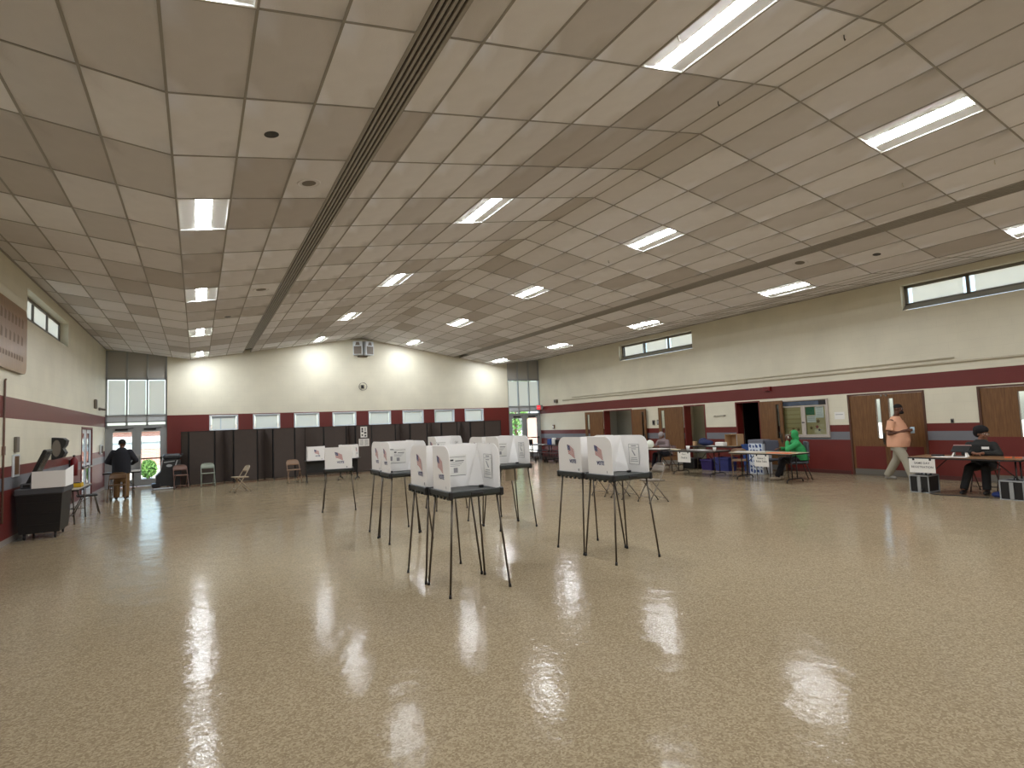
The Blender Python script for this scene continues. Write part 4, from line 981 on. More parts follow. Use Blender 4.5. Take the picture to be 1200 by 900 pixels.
flight_case('black and silver equipment case at the right edge of the picture', 13.05, 4.62)
# tablet on a stand and bits on the brown table
r = thing('tablet_stand', 'tablet tilted on a white stand on the brown table', 'tablet', (13.25, 5.53, TH), -PI/2)
M_ = Matrix.Translation((0, -.02, .1)) @ Matrix.Rotation(-.9, 4, 'X')
q = MB(); q.box(-.15, .15, -.008, .008, -.02, .17, b=.005, M=M_); q = q.build('tablet', M_dark, r); q2 = MB(); q2.box(-.152, .152, -.012, .012, .165, .185, b=.004, M=M_); q2.build('case_edge', mat('tablet_pink_case', (176, 140, 134), .4), q)
for sx in (-1, 1): q = MB(); q.add([(sx*.12-.012, -.06, 0), (sx*.12+.012, -.06, 0), (sx*.08+.012, .02, .14), (sx*.08-.012, .02, .14), (sx*.12-.012, .06, 0), (sx*.12+.012, .06, 0)], [(0, 1, 2, 3), (4, 3, 2, 5), (0, 3, 4), (1, 5, 2), (0, 4, 5, 1)]); q.build('stand_leg', M_paper, r)
q = MB(); q.box(-.1, .1, -.05, .05, 0, .012, b=.003); q.build('stand_base', M_dark, r)
box_thing('card_reader', 'flat dark reader on the brown table left of the tablet', 'device', 13.2, 5.9, TH, .1, .2, .03, M_dark)
sheets('white papers on the front edge of the brown table', 13.0, 5.55, TH, 4, .2)
for i, y in enumerate((4.75, 4.6)):
    q = MB(); q.prism([(.04*math.cos(2*PI*k/10), .055*math.sin(2*PI*k/10)) for k in range(10)], lambda u, v, w: Vector((u, v, w)), .02); tag(q.build('orange_sticker_roll', mat('orange_card', (216, 106, 60), .6), None, (13.2, y, TH)), ('left' if i == 0 else 'right')+' orange roll near the right end of the brown table', 'roll')
q = MB(); q.box(-.14, .14, -.1, .1, 0, .09, b=.03); tag(q.build('blue_pouch', mat('pouch_blue', (40, 58, 120), .6), None, (13.2, 4.92, 0)), 'blue pouch lying on the floor beside the right equipment case', 'pouch')
q = MB(); q.tube([(12.86, 4.98, .012), (12.78, 5.2, .012), (12.84, 5.5, .012), (12.72, 5.7, .012), (12.8, 5.9, .012)], .009, 5); tag(q.build('power_cable', M_dark), 'black cable on the floor under the brown table', 'cable')
# cream table
sheets('white papers spread over the left of the cream table', 12.85, 10.1, TH, 9, .35)
r = box_thing('orange_folder', 'orange folder on the cream table before the green hoodie', 'folder', 12.72, 9.12, TH, .3, .62, .012, mat('orange_card', (216, 106, 60), .6), 0, .003)
sheets('pale green sheet at the right end of the cream table', 12.8, 8.86, TH, 1, 0, m=mat('pale_green_paper', (196, 202, 160), .7))
# dark table with papers
sheets('white papers spread on the dark table', 12.95, 11.95, TH, 10, .3)
cup('white cup beside the sign on the dark table', 12.8, 12.25, TH, .13, .055); cup('white cup at the right end of the dark table', 12.85, 11.3, TH, .1, .05)
box_thing('card_stack', 'cream card stack at the left end of the dark table', 'cards', 12.8, 12.75, TH, .14, .3, .03, mat('cream_card', (214, 204, 170), .7))
# narrow dark table
ZT = .78
q = MB(); q.ell((0, 0, .1), (.15, .3, .1), 14); q.ell((.02, .12, .13), (.13, .17, .12), 12); tag(q.build('blue_bag', mat('bag_blue', (34, 44, 84), .8, bump=.6, bscale=14), None, (14.4, 13.0, ZT+.0)), 'slouching dark blue bag on the narrow dark table', 'bag')
box_thing('small_tan_box', 'small tan carton left of the blue bag', 'box', 14.3, 13.37, ZT, .1, .1, .14, mat('tan_carton', (190, 156, 116), .7))
r = thing('cardboard_box', 'open brown cardboard box on the narrow dark table', 'box', (14.55, 12.0, ZT))
q = MB(); w, d, h = .3, .46, .36
for x0, x1, y0, y1, z0, z1 in ((-w/2, w/2, -d/2, d/2, 0, .006), (w/2-.006, w/2, -d/2, d/2, .006, h), (-w/2, w/2-.006, -d/2, -d/2+.006, .006, h), (-w/2, w/2-.006, d/2-.006, d/2, .006, h), (-w/2, w/2-.006, -d/2+.006, d/2-.006, h-.006, h)): q.box(x0, x1, y0, y1, z0, z1)
q.build('carton', mat('tan_carton', (190, 156, 116), .7), r)
q = MB(); q.add([(-w/2, -d/2, h), (-w/2, -d/2, 0.02), (-w/2-.16, -d/2-.1, .04), (-w/2-.16, -d/2-.1, h-.02)], [(0, 1, 2, 3)]); q.build('open_flap', M_paper, r)
box_thing('label_printer', 'white printer box on the narrow dark table before the carton', 'printer', 14.2, 12.22, ZT, .2, .32, .13, M_paper, 0, .02)
sheets('white papers on the narrow dark table by the blue bag', 14.3, 12.65, ZT, 5, .12)
# blue bins, totes, cartons
def bin_(lab, x, y, w, d, h, m, group=None):
    r = thing('plastic_bin', lab, 'bin', (x, y, 0), 0, group); t = .012; k = .85
    q = MB(); o = [(-w/2, -d/2), (w/2, -d/2), (w/2, d/2), (-w/2, d/2)]
    q.add([(a*k, b*k, 0) for a, b in o]+[(a, b, h) for a, b in o]+[(a*.93, b*.93, h) for a, b in o]+[(a*k*.9, b*k*.9, .02) for a, b in o],
      [(3, 2, 1, 0)]+[(i, (i+1) % 4, 4+(i+1) % 4, 4+i) for i in range(4)]+[(4+i, 4+(i+1) % 4, 8+(i+1) % 4, 8+i) for i in range(4)]+[(8+i, 8+(i+1) % 4, 12+(i+1) % 4, 12+i) for i in range(4)]+[(12, 13, 14, 15)]); q.build('bin_body', m, r)
    q = MB()
    q.box(-w/2-.015, w/2+.015, -d/2-.015, -d/2+.01, h-.05, h, b=.006); q.box(-w/2-.015, w/2+.015, d/2-.01, d/2+.015, h-.05, h, b=.006); q.box(-w/2-.015, -w/2+.01, -d/2+.01, d/2-.01, h-.05, h, b=.006); q.box(w/2-.01, w/2+.015, -d/2+.01, d/2-.01, h-.05, h, b=.006); q.build('rim', m, r)
M_binb = mat('bin_blue', (38, 72, 134), .45); M_tote = mat('tote_purple', (56, 44, 104), .45); M_tote2 = mat('tote_blue', (54, 60, 120), .45)
bin_('tall blue recycling bin between the dark table and the cream table', 14.62, 11.42, .5, .36, .84, M_binb)
bin_('purple plastic tote on the floor under the narrow dark table', 14.5, 12.95, .42, .46, .34, M_tote)
bin_('blue plastic tote on the floor under the narrow dark table', 14.5, 12.35, .42, .56, .42, M_tote2)
box_thing('black_crate', 'black crate on the floor left of the purple tote', 'crate', 14.5, 13.72, 0, .4, .5, .36, M_dark, 0, .02)
M_carton = mat('printed_carton', (214, 222, 232), .5)
def carton(lab, x, y, z, h):
    r = thing('water_carton', lab, 'carton', (x, y, z), 0, 'blue and white printed cartons'); q = MB(); q.box(-.2, .2, -.23, .23, 0, h, b=.006); q.build('carton_body', M_carton, r)
    q = MB(); rn = random.Random(int(z*100))
    for i in range(4):
        for k in range(2):
            y0 = -.22+.11*i+rn.uniform(-.005, .02); z0 = .02+k*h*.48+rn.uniform(0, .02); q.prism([(y0+rn.uniform(0, .04), z0), (y0+rn.uniform(.06, .095), z0+rn.uniform(0, .05)), (y0+rn.uniform(.05, .095), z0+h*rn.uniform(.25, .44)), (y0+rn.uniform(0, .03), z0+h*rn.uniform(.15, .42))], lambda u, v, w: Vector((-.2005-w, u, v)), .001)
    q.build('blue_print', mat('carton_blue', (46, 72, 130), .5), r)
for k, (z, h, n) in enumerate(((0, .29, 'lowest'), (.29, .29, 'middle'), (.58, .3, 'topmost'))): carton('blue and white printed carton behind the cream table, %s of its stack' % n, 14.35, 10.96, z, h)
box_thing('grey_box', 'flat grey box lying on the printed carton stack', 'box', 14.35, 10.96, .88, .36, .5, .11, mat('grey_card', (104, 106, 116), .6))
# upholstered chairs near the cream table
def padded_chair(lab, x, y, rz, m):
    r = thing('padded_chair', lab, 'chair', (x, y, 0), rz); q = MB(); q.box(-.22, .22, -.22, .22, .41, .47, b=.025); q.build('seat', m, r)
    q = MB(); q.box(-.22, .22, .2, .25, .58, .98, b=.025); q.build('backrest', m, r)
    for sx in (-1, 1):
        q = MB(); q.tube([(sx*.21, -.21, 0), (sx*.21, -.2, .4), (sx*.21, .2, .42), (sx*.21, .24, .9)], .012, 7); q.build('side_frame', M_dark, r); q = MB(); q.tube([(sx*.21, .27, 0), (sx*.21, .15, .41)], .012, 7); q.build('rear_leg', M_dark, r)
M_slate = mat('slate_fabric', (70, 72, 84), .8); M_greyfab = mat('grey_fabric', (92, 96, 102), .8)
padded_chair('slate grey padded chair behind the cream table beside the cartons', 14.02, 10.48, -PI/2, M_slate)
chair(M_tanchair, 'tan metal folding chair at the left end of the cream table', 13.5, 11.0, 2.2)
# white bag on the grey table
q = MB(); q.ell((0, 0, .13), (.12, .16, .14), 12); tag(q.build('white_bag', mat('white_plastic_bag', (216, 220, 206), .5), None, (13.2, 14.3, TH+.012)), 'rounded white bag standing on the grey table', 'bag')
sheets('white papers on the grey table before the grey haired person', 13.1, 13.8, TH, 5, .2)

# ---------------------------------------------------------------- bench tables at the far right
M_bench = mat('bench_dark', (58, 44, 44), .4)
def bench_table(lab, x, y, rz):
    r = thing('bench_table', lab, 'bench table', (x, y, 0), rz, 'folding bench tables by the right doors'); L = 2.3
    q = MB(); q.box(-.38, .38, -L/2, L/2, .71, .74, b=.006); q.build('tabletop', M_bench, r)
    for sx in (-1, 1): q = MB(); q.box(sx*.62-.13, sx*.62+.13, -L/2, L/2, .41, .435, b=.006); q.build('bench', M_bench, r)
    for y0 in (-L/2+.3, -.1, .1, L/2-.3):
        q = MB(); q.tube([(-.62, y0, .41), (-.62, y0, .12), (.62, y0, .12), (.62, y0, .41)], .016, 6); q.tube([(-.25, y0, .12), (-.25, y0, .71)], .016, 6); q.tube([(.25, y0, .12), (.25, y0, .71)], .016, 6); q.build('leg_frame', M_dark, r)
        for sx in (-1, 1): q = MB(); q.cyl((sx*.5, y0-.012, .05), (sx*.5, y0+.012, .05), .05, n=10); q.box(sx*.5-.01, sx*.5+.01, y0-.014, y0+.014, .08, .12); q.build('caster', M_dark, r)
bench_table('dark folding bench table along the right wall, nearer the camera', 13.75, 20.9, 0)
bench_table('dark folding bench table before the right glass doors', 13.75, 23.3, 0)
box_thing('maroon_box', 'maroon box on the bench table before the glass doors', 'box', 13.55, 24.15, .74, .4, .3, .24, mat('maroon', (98, 40, 42), .6), 0, .01)
box_thing('black_box', 'black box on the bench table before the glass doors', 'box', 13.7, 23.2, .74, .4, .4, .22, M_dark, 0, .02)
box_thing('blue_box', 'blue box on the nearer bench table', 'box', 13.75, 21.25, .74, .2, .22, .26, mat('box_blue', (52, 84, 150), .5), 0, .01)
box_thing('white_jug', 'white jug-like carton on the nearer bench table', 'carton', 13.75, 20.95, .74, .16, .18, .3, M_paper, 0, .03)
box_thing('equipment_box', 'black equipment box on the nearer bench table', 'box', 13.75, 20.45, .74, .3, .4, .24, M_dark, 0, .02)
sheets('white papers on the nearer bench table', 13.6, 21.75, .741, 7, .2)
box_thing('brown_loaf_bag', 'small brown bag on the nearer bench table', 'bag', 13.9, 21.55, .74, .16, .16, .15, mat('brown_paper', (110, 84, 62), .8), 0, .04)

# ---------------------------------------------------------------- people
def orient(a, b):
    return (Vector(b)-Vector(a)).to_track_quat('Z', 'Y').to_matrix()
def cap(mb, p0, p1, r0, r1=None, n=12):
    p0, p1 = Vector(p0), Vector(p1); r1 = r0 if r1 is None else r1; d = (p1-p0).normalized(); pts, rs = [], []
    for k in range(5): a = PI/2*(1-k/4); pts.append(p0-d*(r0*math.sin(a))); rs.append(max(r0*math.cos(a), r0*.04))
    for k in range(5): a = PI/2*k/4; pts.append(p1+d*(r1*math.sin(a))); rs.append(max(r1*math.cos(a), r1*.04))
    mb.tube(pts, 1, n, rs=rs)
def loft(mb, secs, n=20):
    """closed loft of elliptical sections (centre, rx, ry[, tilt matrix])"""
    o = len(mb.v); vs = []; fs = []
    for c, rx, ry in secs:
        c = Vector(c)
        for k in range(n): a = 2*PI*k/n; vs.append(c+Vector((rx*math.cos(a), ry*math.sin(a), 0)))
    for i in range(len(secs)-1):
        for k in range(n): fs.append((i*n+k, i*n+(k+1) % n, (i+1)*n+(k+1) % n, (i+1)*n+k))
    fs.append(tuple(range(n))[::-1]); fs.append(tuple((len(secs)-1)*n+k for k in range(n))); mb.add(vs, fs, 0, True)
def blob(name, mb, m, parent, voxel, smooth=3, fac=.5):
    """fuse overlapping closed shapes into one continuous skin"""
    o = mb.build(name, m)
    md = o.modifiers.new('fuse', 'REMESH'); md.mode = 'VOXEL'; md.voxel_size = voxel; md.use_smooth_shade = True
    if smooth: s_ = o.modifiers.new('soften', 'SMOOTH'); s_.iterations = smooth; s_.factor = fac
    me = bpy.data.meshes.new_from_object(o.evaluated_get(bpy.context.evaluated_depsgraph_get()))
    o.modifiers.clear(); old = o.data; o.data = me; bpy.data.meshes.remove(old); me.name = name
    if not me.materials: me.materials.append(m)
    o.parent = parent; return o
def hand(mb, wrist, d, nrm, thumb, curl=.5, s=1.0):
    """palm, four bent fingers, thumb: d = finger direction, nrm = palm facing, thumb = thumb side"""
    wrist, d, nrm, thumb = Vector(wrist), Vector(d).normalized(), Vector(nrm).normalized(), Vector(thumb).normalized()
    for k, ln in enumerate((.078, .086, .08, .062)):
        off = thumb*((1.5-k)*.0195*s); kn = wrist+d*(.092*s)+off
        cap(mb, wrist+d*.012*s+off*.75, kn, .0135*s, .0115*s, 8); p = kn; a = curl*.5
        for j, f in enumerate((.45, .32, .23)):
            v = (d*math.cos(a)+nrm*math.sin(a)); q = p+v*ln*f*s; cap(mb, p, q, .0098*s*(1-.08*j), .0092*s*(1-.1*j), 8); p = q; a += curl
    t0 = wrist+d*.028*s+thumb*.026*s; t1 = t0+(d*.6+thumb*.7+nrm*.3).normalized()*.042*s; t2 = t1+(d*.85+thumb*.25+nrm*.35).normalized()*.036*s
    cap(mb, t0, t1, .014*s, .011*s, 8); cap(mb, t1, t2, .011*s, .009*s, 8)
def head(mb, c, R, k=1.0):
    """skull, jaw, nose, ears about centre c; face looks along local -Y of R"""
    def T(x, y, z): return Vector(c)+R @ Vector((x*k, y*k, z*k))
    mb.ell(T(0, .01, .03), (.075*k, .095*k, .09*k), 16, M=R); mb.ell(T(0, -.02, -.045), (.058*k, .068*k, .07*k), 14, M=R); mb.ell(T(0, -.05, -.085), (.032*k, .03*k, .025*k), 10, M=R)
    cap(mb, T(0, -.088, .012), T(0, -.108, -.022), .009*k, .014*k, 8)
    for s in (-1, 1): mb.ell(T(s*.077, .012, -.008), (.01*k, .02*k, .032*k), 8, M=R); mb.ell(T(s*.03, -.083, .028), (.026*k, .013*k, .01*k), 8, M=R); mb.ell(T(s*.04, -.065, -.03), (.024*k, .022*k, .022*k), 8, M=R)
    mb.ell(T(0, -.086, -.052), (.024*k, .010*k, .008*k), 8, M=R); mb.ell(T(0, -.084, -.064), (.021*k, .010*k, .008*k), 8, M=R)
    return T
def face_bits(parent, T, R, k=1.0):
    for s in (-1, 1):
        e = MB(); e.ell(T(s*.03, -.084, .012), (.013*k, .008*k, .008*k), 10, M=R); e.ell(T(s*.03, -.0915, .012), (.0055*k, .003*k, .006*k), 8, 1, M=R); e.build('eye', [mat('eye_white', (226, 222, 214), .3), M_black], parent)
    e = MB(); e.ell(T(0, -.0955, -.058), (.02*k, .0025*k, .0028*k), 10, M=R); e.build('mouth', mat('lips', (96, 52, 48), .5), parent)
def shoe(parent, ankle, toe_dir, m, s=1.0):
    a = Vector(ankle); d = Vector((toe_dir[0], toe_dir[1], 0)).normalized(); q = MB()
    q.ell(a+d*.06*s+Vector((0, 0, .045-a.z)), (.045*s, .045*s, .045), 10); cap(q, Vector((a.x, a.y, .045))-d*.03*s, Vector((a.x, a.y, .04))+d*.16*s, .042*s, .034*s); cap(q, (a.x, a.y, .05), (a.x, a.y, .1), .042*s, .038*s)
    fl_ = [v for v in q.v]; q.v = [(x, y, max(z, .004)) for x, y, z in fl_]
    blob('shoe', q, m, parent, .011, 2)

# -- person standing at the left, seen from behind (local -Y is the facing direction)
pr = thing('person', 'person in dark jacket and tan trousers standing with back to camera', 'person', (-1.95, 20.12, 0), PI-.1)
b = MB(); R = Euler((.18, 0, 0)).to_matrix(); T = head(b, (0, -.06, 1.60), R, 1.1)
cap(b, (0, -.0, 1.40), (0, -.04, 1.53), .06, .055); loft(b, [((0, 0, .86), .15, .11), ((0, 0, 1.0), .16, .12), ((0, 0, 1.25), .17, .12), ((0, 0, 1.40), .14, .1), ((0, 0, 1.45), .07, .07)])
for s in (-1, 1):
    cap(b, (s*.1, 0, .9), (s*.11, -.02, .5), .085, .06); cap(b, (s*.11, -.02, .5), (s*.11, .02, .1), .055, .04)
    sh, el, wr = (s*.19, 0, 1.38), (s*.34, -.03, 1.10), (s*.2, -.28, 1.0); cap(b, sh, el, .05, .042); cap(b, el, wr, .04, .03); hand(b, wr, (-s*.4, -.9, -.1), (0, 0, -1), (-s, 0, 0), .5)
body = blob('body', b, M_skin, pr, .009); face_bits(pr, T, R)
b = MB(); loft(b, [((0, .0, .74), .235, .165), ((0, 0, .95), .235, .17), ((0, 0, 1.2), .235, .165), ((0, 0, 1.36), .215, .14), ((0, 0, 1.44), .13, .1), ((0, -.01, 1.49), .085, .085)])
for s in (-1, 1): cap(b, (s*.2, 0, 1.36), (s*.355, -.03, 1.10), .085, .072); cap(b, (s*.355, -.03, 1.10), (s*.215, -.26, 1.0), .07, .05)
blob('jacket', b, mat('navy_jacket', (30, 32, 40), .85), pr, .016)
b = MB(); loft(b, [((0, 0, .5), .19, .11), ((0, 0, .7), .2, .14), ((0, 0, .86), .19, .14)])
for s in (-1, 1): cap(b, (s*.1, 0, .82), (s*.115, -.02, .48), .115, .09); b.tube([(s*.115, -.02, .5), (s*.115, .02, .06)], .09, 14, rs=[.09, .082])
blob('trousers', b, mat('tan_trousers', (122, 94, 58), .85), pr, .014)
for s in (-1, 1): shoe(pr, (s*.115, .03, .1), (s*.15, -1), M_dark)
b = MB(); b.ell(T(0, .012, .045), (.1, .118, .096), 14, M=R); b.ell(T(0, -.1, .06), (.06, .06, .012), 10, M=R); blob('cap', b, mat('black_cap', (24, 24, 26), .8), pr, .012)

# -- person walking at the right
pr = thing('person', 'person in peach shirt and grey trousers walking past the double doors', 'person', (14.9, 7.48, 0), .05)
b = MB(); R = Euler((.12, 0, .05)).to_matrix(); T = head(b, (0, -.07, 1.72), R)
cap(b, (0, .02, 1.50), (0, -.04, 1.64), .065, .058); loft(b, [((0, .02, .9), .17, .14), ((0, 0, 1.05), .19, .17), ((0, 0, 1.3), .19, .16), ((0, .02, 1.47), .15, .11), ((0, .02, 1.53), .07, .07)])
cap(b, (-.1, 0, .92), (-.1, -.17, .52), .09, .065); cap(b, (-.1, -.17, .52), (-.1, -.3, .12), .06, .042)
cap(b, (.1, .02, .92), (.1, .1, .5), .09, .065); cap(b, (.1, .1, .5), (.1, .34, .14), .06, .042)
for s in (-1, 1):
    sh, el, wr = (s*.215, .02, 1.43), (s*.27, .06, 1.13), (s*.1, -.24, 1.20); cap(b, sh, el, .055, .046); cap(b, el, wr, .046, .033); hand(b, wr, (-s*.3, -.95, .1), (-s*.7, 0, .3), (0, 0, 1), .75)
blob('body', b, M_skin, pr, .009); face_bits(pr, T, R)
b = MB(); loft(b, [((0, .01, .80), .235, .235), ((0, -.01, .95), .235, .25), ((0, -.02, 1.15), .23, .235), ((0, .0, 1.35), .225, .18), ((0, .02, 1.47), .16, .125), ((0, .01, 1.55), .085, .085)])
for s in (-1, 1): b.tube([(s*.19, .02, 1.43), (s*.27, .05, 1.2)], .1, 14, rs=[.095, .085])
blob('shirt', b, mat('peach_shirt', (226, 170, 138), .8, var=.06, vscale=6), pr, .015)
b = MB(); loft(b, [((0, .0, .72), .2, .16), ((0, 0, .85), .205, .17), ((0, 0, .95), .19, .16)])
cap(b, (-.1, 0, .86), (-.1, -.17, .5), .125, .1); b.tube([(-.1, -.165, .52), (-.1, -.30, .07)], .1, 14, rs=[.098, .085]); cap(b, (.1, .02, .86), (.1, .1, .5), .125, .1); b.tube([(.1, .09, .52), (.1, .35, .08)], .1, 14, rs=[.098, .085])
blob('trousers', b, mat('grey_trousers', (166, 160, 142), .85), pr, .014)
shoe(pr, (-.1, -.31, .1), (0, -1), mat('grey_shoe', (150, 146, 138), .6), 1.05); shoe(pr, (.1, .34, .1), (0, -1), mat('grey_shoe', (150, 146, 138), .6), 1.05)
b = MB(); b.ell(T(0, .016, .05), (.08, .1, .078), 14, M=R); blob('hair', b, mat('short_black_hair', (30, 25, 23), .9), pr, .012)
b = MB(); b.ell(T(0, -.06, -.075), (.06, .06, .045), 12, M=R); blob('beard', b, mat('short_black_hair', (30, 25, 23), .9), pr, .012)
b = MB(); b.tube([(0, -.34, 1.13), (0, -.335, 1.28)], .05, 14, rs=[.042, .05]); tag(b.build('plastic_cup', mat('pale_blue_plastic', (176, 200, 216), .3), None, (14.9, 7.48, 0)), 'pale blue cup held by the walking person in the peach shirt', 'cup')

# -- seated person helper
def seated(lab, loc, rz, skin, top, bottom, head_c, head_R, wr, knees=(.13, .13), feet=None, lean=0, k=1.0, hood=None, bulk=1.0):
    pr = thing('person', lab, 'person', loc, rz); b = MB(); T = head(b, head_c, head_R)
    hc = Vector(head_c); ch = Vector((0, -lean, 1.0))
    cap(b, (0, -lean*.9, 1.0), hc+head_R @ Vector((0, .015, -.07)), .06, .055); loft(b, [((0, .03, .47), .17, .13), ((0, .0, .62), .165, .125), ((0, -lean*.5, .82), .17, .12), ((0, -lean, .98), .14, .1), ((0, -lean, 1.03), .07, .07)])
    if feet is None: feet = [(-.14, -.44), (.14, -.44)]
    for i, s in enumerate((-1, 1)):
        kn = (s*knees[i], -.42, .5); an = (feet[i][0], feet[i][1], .11); cap(b, (s*.1, 0, .52), kn, .085, .062); cap(b, kn, an, .058, .04)
        sh = (s*.19, -lean*.9, .94); el, w_, hd, hn, th = wr[i]; cap(b, sh, el, .05, .042); cap(b, el, w_, .04, .03); hand(b, w_, hd, hn, th, .6)
    blob('body', b, skin, pr, .009); face_bits(pr, T, head_R)
    b = MB(); loft(b, [((0, .03, .50), .205*bulk, .165*bulk), ((0, .0, .65), .21*bulk, .165*bulk), ((0, -lean*.5, .82), .21*bulk, .155*bulk), ((0, -lean, .95), .19, .13), ((0, -lean, 1.01), .12, .09), ((0, -lean, 1.05), .08, .08)])
    for i, s in enumerate((-1, 1)):
        sh = Vector((s*.19, -lean*.9, .93)); el, w_ = Vector(wr[i][0]), Vector(wr[i][1]); cap(b, sh, el, .078, .066); b.tube([el+(el-w_).normalized()*.03, w_*.93+el*.07], .06, 12, rs=[.064, .048])
    if hood: hood(b, T, head_R)
    tp = blob('top', b, top, pr, .014)
    b = MB(); loft(b, [((0, .03, .43), .19, .17), ((0, .03, .56), .19, .15)])
    for i, s in enumerate((-1, 1)):
        kn = Vector((s*knees[i], -.42, .5)); an = Vector((feet[i][0], feet[i][1], .09)); cap(b, (s*.1, 0, .52), kn, .105, .084); b.tube([kn, an], .08, 12, rs=[.08, .068])
    blob('trousers', b, bottom, pr, .014)
    for i in (0, 1): shoe(pr, (feet[i][0], feet[i][1]+.02, .1), (0, -1), M_dark if 'green' not in lab else mat('pale_shoe', (176, 160, 140), .6))
    return pr, T
# dark-clothed person behind the brown table, head turned to the picture's right
Rh = Euler((.08, 0, 1.05)).to_matrix()
p3, T = seated('seated person in black sweater with black hair behind the brown table', (13.82, 5.38, 0), -PI/2+.12, M_skin2, mat('black_sweater', (34, 34, 32), .85), mat('black_trousers', (28, 27, 26), .85), (.03, -.04, 1.155), Rh,
  [((-.27, -.06, .76), (-.06, -.34, .79), (.9, -.5, 0), (0, 0, -1), (0, -1, 0)), ((.28, -.08, .76), (.08, -.35, .79), (-.9, -.5, 0), (0, 0, -1), (0, -1, 0))], feet=[(-.2, -.6), (.14, -.5)], lean=.05)
b = MB(); b.ell(T(0, .03, .085), (.125, .135, .095), 14, M=Rh); b.ell(T(0, .07, .02), (.11, .09, .1), 12, M=Rh); blob('hair', b, mat('black_hair', (20, 17, 19), .95, bump=.8, bscale=60), p3, .012, 1)
b = MB()
for s in (-1, 1): b.tube([T(s*.034+.024*math.cos(2*PI*i/12), -.104, .012+.02*math.sin(2*PI*i/12)) for i in range(12)], .003, 5, closed=True); b.tube([T(s*.058, -.1, .015), T(s*.08, 0, .01)], .003, 5)
b.build('glasses', M_chrome, p3)
b = MB(); b.box(.04, .16, -.207, -.2, .86, .91, b=.002); b.build('name_tag', M_paper, p3)
chair(mat('dark_chair_paint', (70, 54, 44), .4), 'dark folding chair under the seated person in black', 13.86, 5.38, -PI/2+.12)
# green hoodie
Rg = Euler((.12, 0, .1)).to_matrix()
def hood(b, T, R):
    b.ell(T(0, .035, .03), (.1, .105, .118), 14, M=R); b.ell(T(0, .05, -.08), (.1, .085, .08), 12, M=R)
    for s in (-1, 1): b.ell(T(s*.075, -.01, 0), (.03, .075, .11), 10, M=R)
p4, T = seated('seated person in green hoodie with hood up, hand at mouth', (13.72, 9.28, 0), -PI/2-.75, M_skin, mat('green_hoodie', (46, 146, 82), .85), mat('dark_trousers', (30, 28, 34), .85), (.0, -.13, 1.14), Rg,
  [((-.26, -.25, .77), (-.1, -.46, .8), (.6, -.8, 0), (0, 0, -1), (0, -1, 0)), ((.24, -.34, .79), (.06, -.30, 1.0), (-.3, .1, 1), (0, .9, .2), (-.3, .9, 0))], feet=[(-.06, -.5), (.12, -.62)], lean=.1, hood=hood, bulk=1.15)
b = MB(); b.ell((0, -.26, .9), (.07, .03, .1), 10); b.build('red_shirt_front', mat('red_shirt', (188, 58, 62), .8), p4)
b = MB(); b.box(-.17, -.09, -.275, -.268, .93, .96); b.build('name_tag', M_paper, p4)
padded_chair('grey padded chair under the person in the green hoodie', 13.68, 9.33, -PI/2-.75, M_greyfab)
b = MB(); b.box(-.015, .015, -.006, .006, -.03, .03, b=.003); w_ = p4.matrix_basis; tag(b.build('snack', M_paper, None, p4.matrix_basis @ Vector((.03, -.26, 1.10))), 'small white snack at the mouth of the person in green hoodie', 'snack')
# grey haired person bowed over the grey table
Ry = Euler((.75, 0, .1)).to_matrix()
p5, T = seated('seated person with grey hair bowed over the grey table', (13.93, 14.3, 0), -PI/2, M_skin2, mat('mauve_top', (128, 112, 112), .85), mat('charcoal_trousers', (40, 40, 48), .85), (0, -.2, 1.13), Ry,
  [((-.27, -.2, .78), (-.1, -.46, .79), (.6, -.8, 0), (0, 0, -1), (0, -1, 0)), ((.27, -.2, .78), (.1, -.46, .79), (-.6, -.8, 0), (0, 0, -1), (0, -1, 0))], feet=[(-.14, -.5), (.16, -.62)], lean=.15)
b = MB(); b.ell(T(0, .02, .04), (.09, .11, .092), 14, M=Ry); b.ell(T(0, .08, -.03), (.085, .05, .08), 12, M=Ry); blob('hair', b, mat('grey_hair', (150, 142, 142), .9, bump=.6, bscale=70), p5, .012, 1)
chair(mat('maroon_chair_paint', (92, 58, 50), .4), 'maroon folding chair under the grey haired person', 13.97, 14.3, -PI/2)

# ---------------------------------------------------------------- outside the glass doors
g = MB(); g.quad((-60, -40, -.08), (80, -40, -.08), (80, 120, -.08), (-60, 120, -.08)); struct(g.build('ground', mat('pale_concrete', (196, 192, 182), .9, var=.08, vscale=.6)))
M_brick = bpy.data.materials.new('outside_brick'); M_brick.use_nodes = True; nt = M_brick.node_tree
tc = nt.nodes.new('ShaderNodeTexCoord'); sp = nt.nodes.new('ShaderNodeSeparateXYZ'); cb = nt.nodes.new('ShaderNodeCombineXYZ'); br = nt.nodes.new('ShaderNodeTexBrick')
nt.links.new(tc.outputs['Object'], sp.inputs[0]); nt.links.new(sp.outputs['X'], cb.inputs['X']); nt.links.new(sp.outputs['Z'], cb.inputs['Y']); nt.links.new(cb.outputs[0], br.inputs['Vector'])
br.inputs['Scale'].default_value = 1; br.inputs['Brick Width'].default_value = .22; br.inputs['Row Height'].default_value = .075; br.inputs['Mortar Size'].default_value = .01
br.inputs['Color1'].default_value = lin((178, 118, 108)); br.inputs['Color2'].default_value = lin((160, 100, 92)); br.inputs['Mortar'].default_value = lin((190, 178, 166))
nt.links.new(br.outputs['Color'], nt.nodes['Principled BSDF'].inputs['Base Color'])
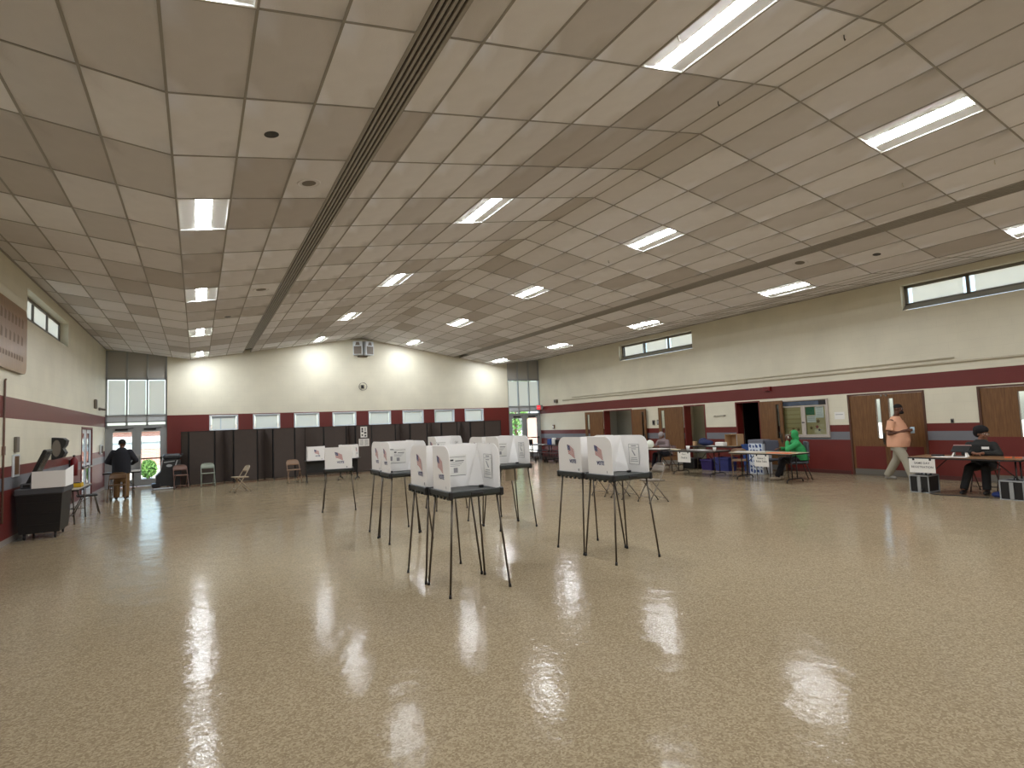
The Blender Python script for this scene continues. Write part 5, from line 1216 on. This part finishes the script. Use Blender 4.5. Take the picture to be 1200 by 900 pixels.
def building(lab, x0, x1, y, zw0, zw1, top):
    r = thing('brick_building', lab, 'building', ((x0+x1)/2, y, -.08)); w = (x1-x0)/2
    q = MB(); q.box(-w, w, 0, .4, 0, zw0); q.build('lower_wall', M_brick, r); q = MB(); q.box(-w, w, 0, .4, zw1+.36, top); q.build('upper_wall', M_brick, r)
    q = MB(); q.box(-w, w, -.04, .3, zw1, zw1+.36); q.build('pale_fascia', mat('pale_fascia', (196, 206, 204), .6), r)
    n = int(2*w/1.6)
    for i in range(n):
        a = -w+2*w*i/n; b_ = -w+2*w*(i+1)/n
        q = MB(); q.box(a, a+.09, -.02, .2, zw0, zw1); q.box(a+.09, b_, -.02, .2, zw0, zw0+.06); f = q.build('window_frame', M_alu, r)
        q = MB(); q.box(a+.09, b_, .08, .1, zw0+.06, zw1); q.build('window_pane', mat('pane_reflect', (150, 164, 172), .15), f)
    q = MB(); q.box(-w, w, -.3, 8, top, top+.3); q.build('roof', mat('roof_grey', (130, 126, 120), .8), r)
building('red brick building with a window band beyond the left glass doors', -26, 6, 44, 1.13, 1.6, 2.25)
building('red brick building beyond the right leaf of the right doors', 25.5, 44, 43, 2.6, 3.3, 4.6)
M_leaf = mat('foliage', (96, 140, 72), .8, var=.4, vscale=2)
def foliage(name, lab, cat, x, y, h, rr, trunk, group=None):
    r = thing(name, lab, cat, (x, y, -.08), 0, group); q = MB(); rn = random.Random(int(x*10))
    for i in range(900):
        v = Vector((rn.gauss(0, 1), rn.gauss(0, 1), rn.gauss(0, 1))).normalized()*rn.uniform(.55, 1); c = Vector((v.x*rr, v.y*rr, trunk+(h-trunk)/2+v.z*(h-trunk)/2)); s_ = .16*rr**.5
        a = Euler((rn.uniform(0, 6), rn.uniform(0, 6), rn.uniform(0, 6))).to_matrix(); q.add([c+a @ Vector(p) for p in ((-s_, 0, 0), (0, -s_*.5, 0), (s_, 0, 0), (0, s_*.5, 0))], [(0, 1, 2, 3)])
    q.build('crown', M_leaf, r)
    t = MB(); t.tube([(0, 0, 0), (.05, 0, trunk+(h-trunk)*.5)], .1, 8, rs=[.12*rr**.5, .04]); t.build('trunk', mat('bark', (96, 78, 60), .9), r)
foliage('shrub', 'green shrub outside the right leaf of the left glass doors', 'shrub', -1.95, 30.5, .85, .34, .05)
foliage('tree', 'green tree outside the left leaf of the right glass doors, nearest', 'tree', 22.3, 39.5, 8, 1.35, .5)
foliage('tree', 'green tree outside the right glass doors, left of the others', 'tree', 18.6, 47, 8, 2.4, 1.9)
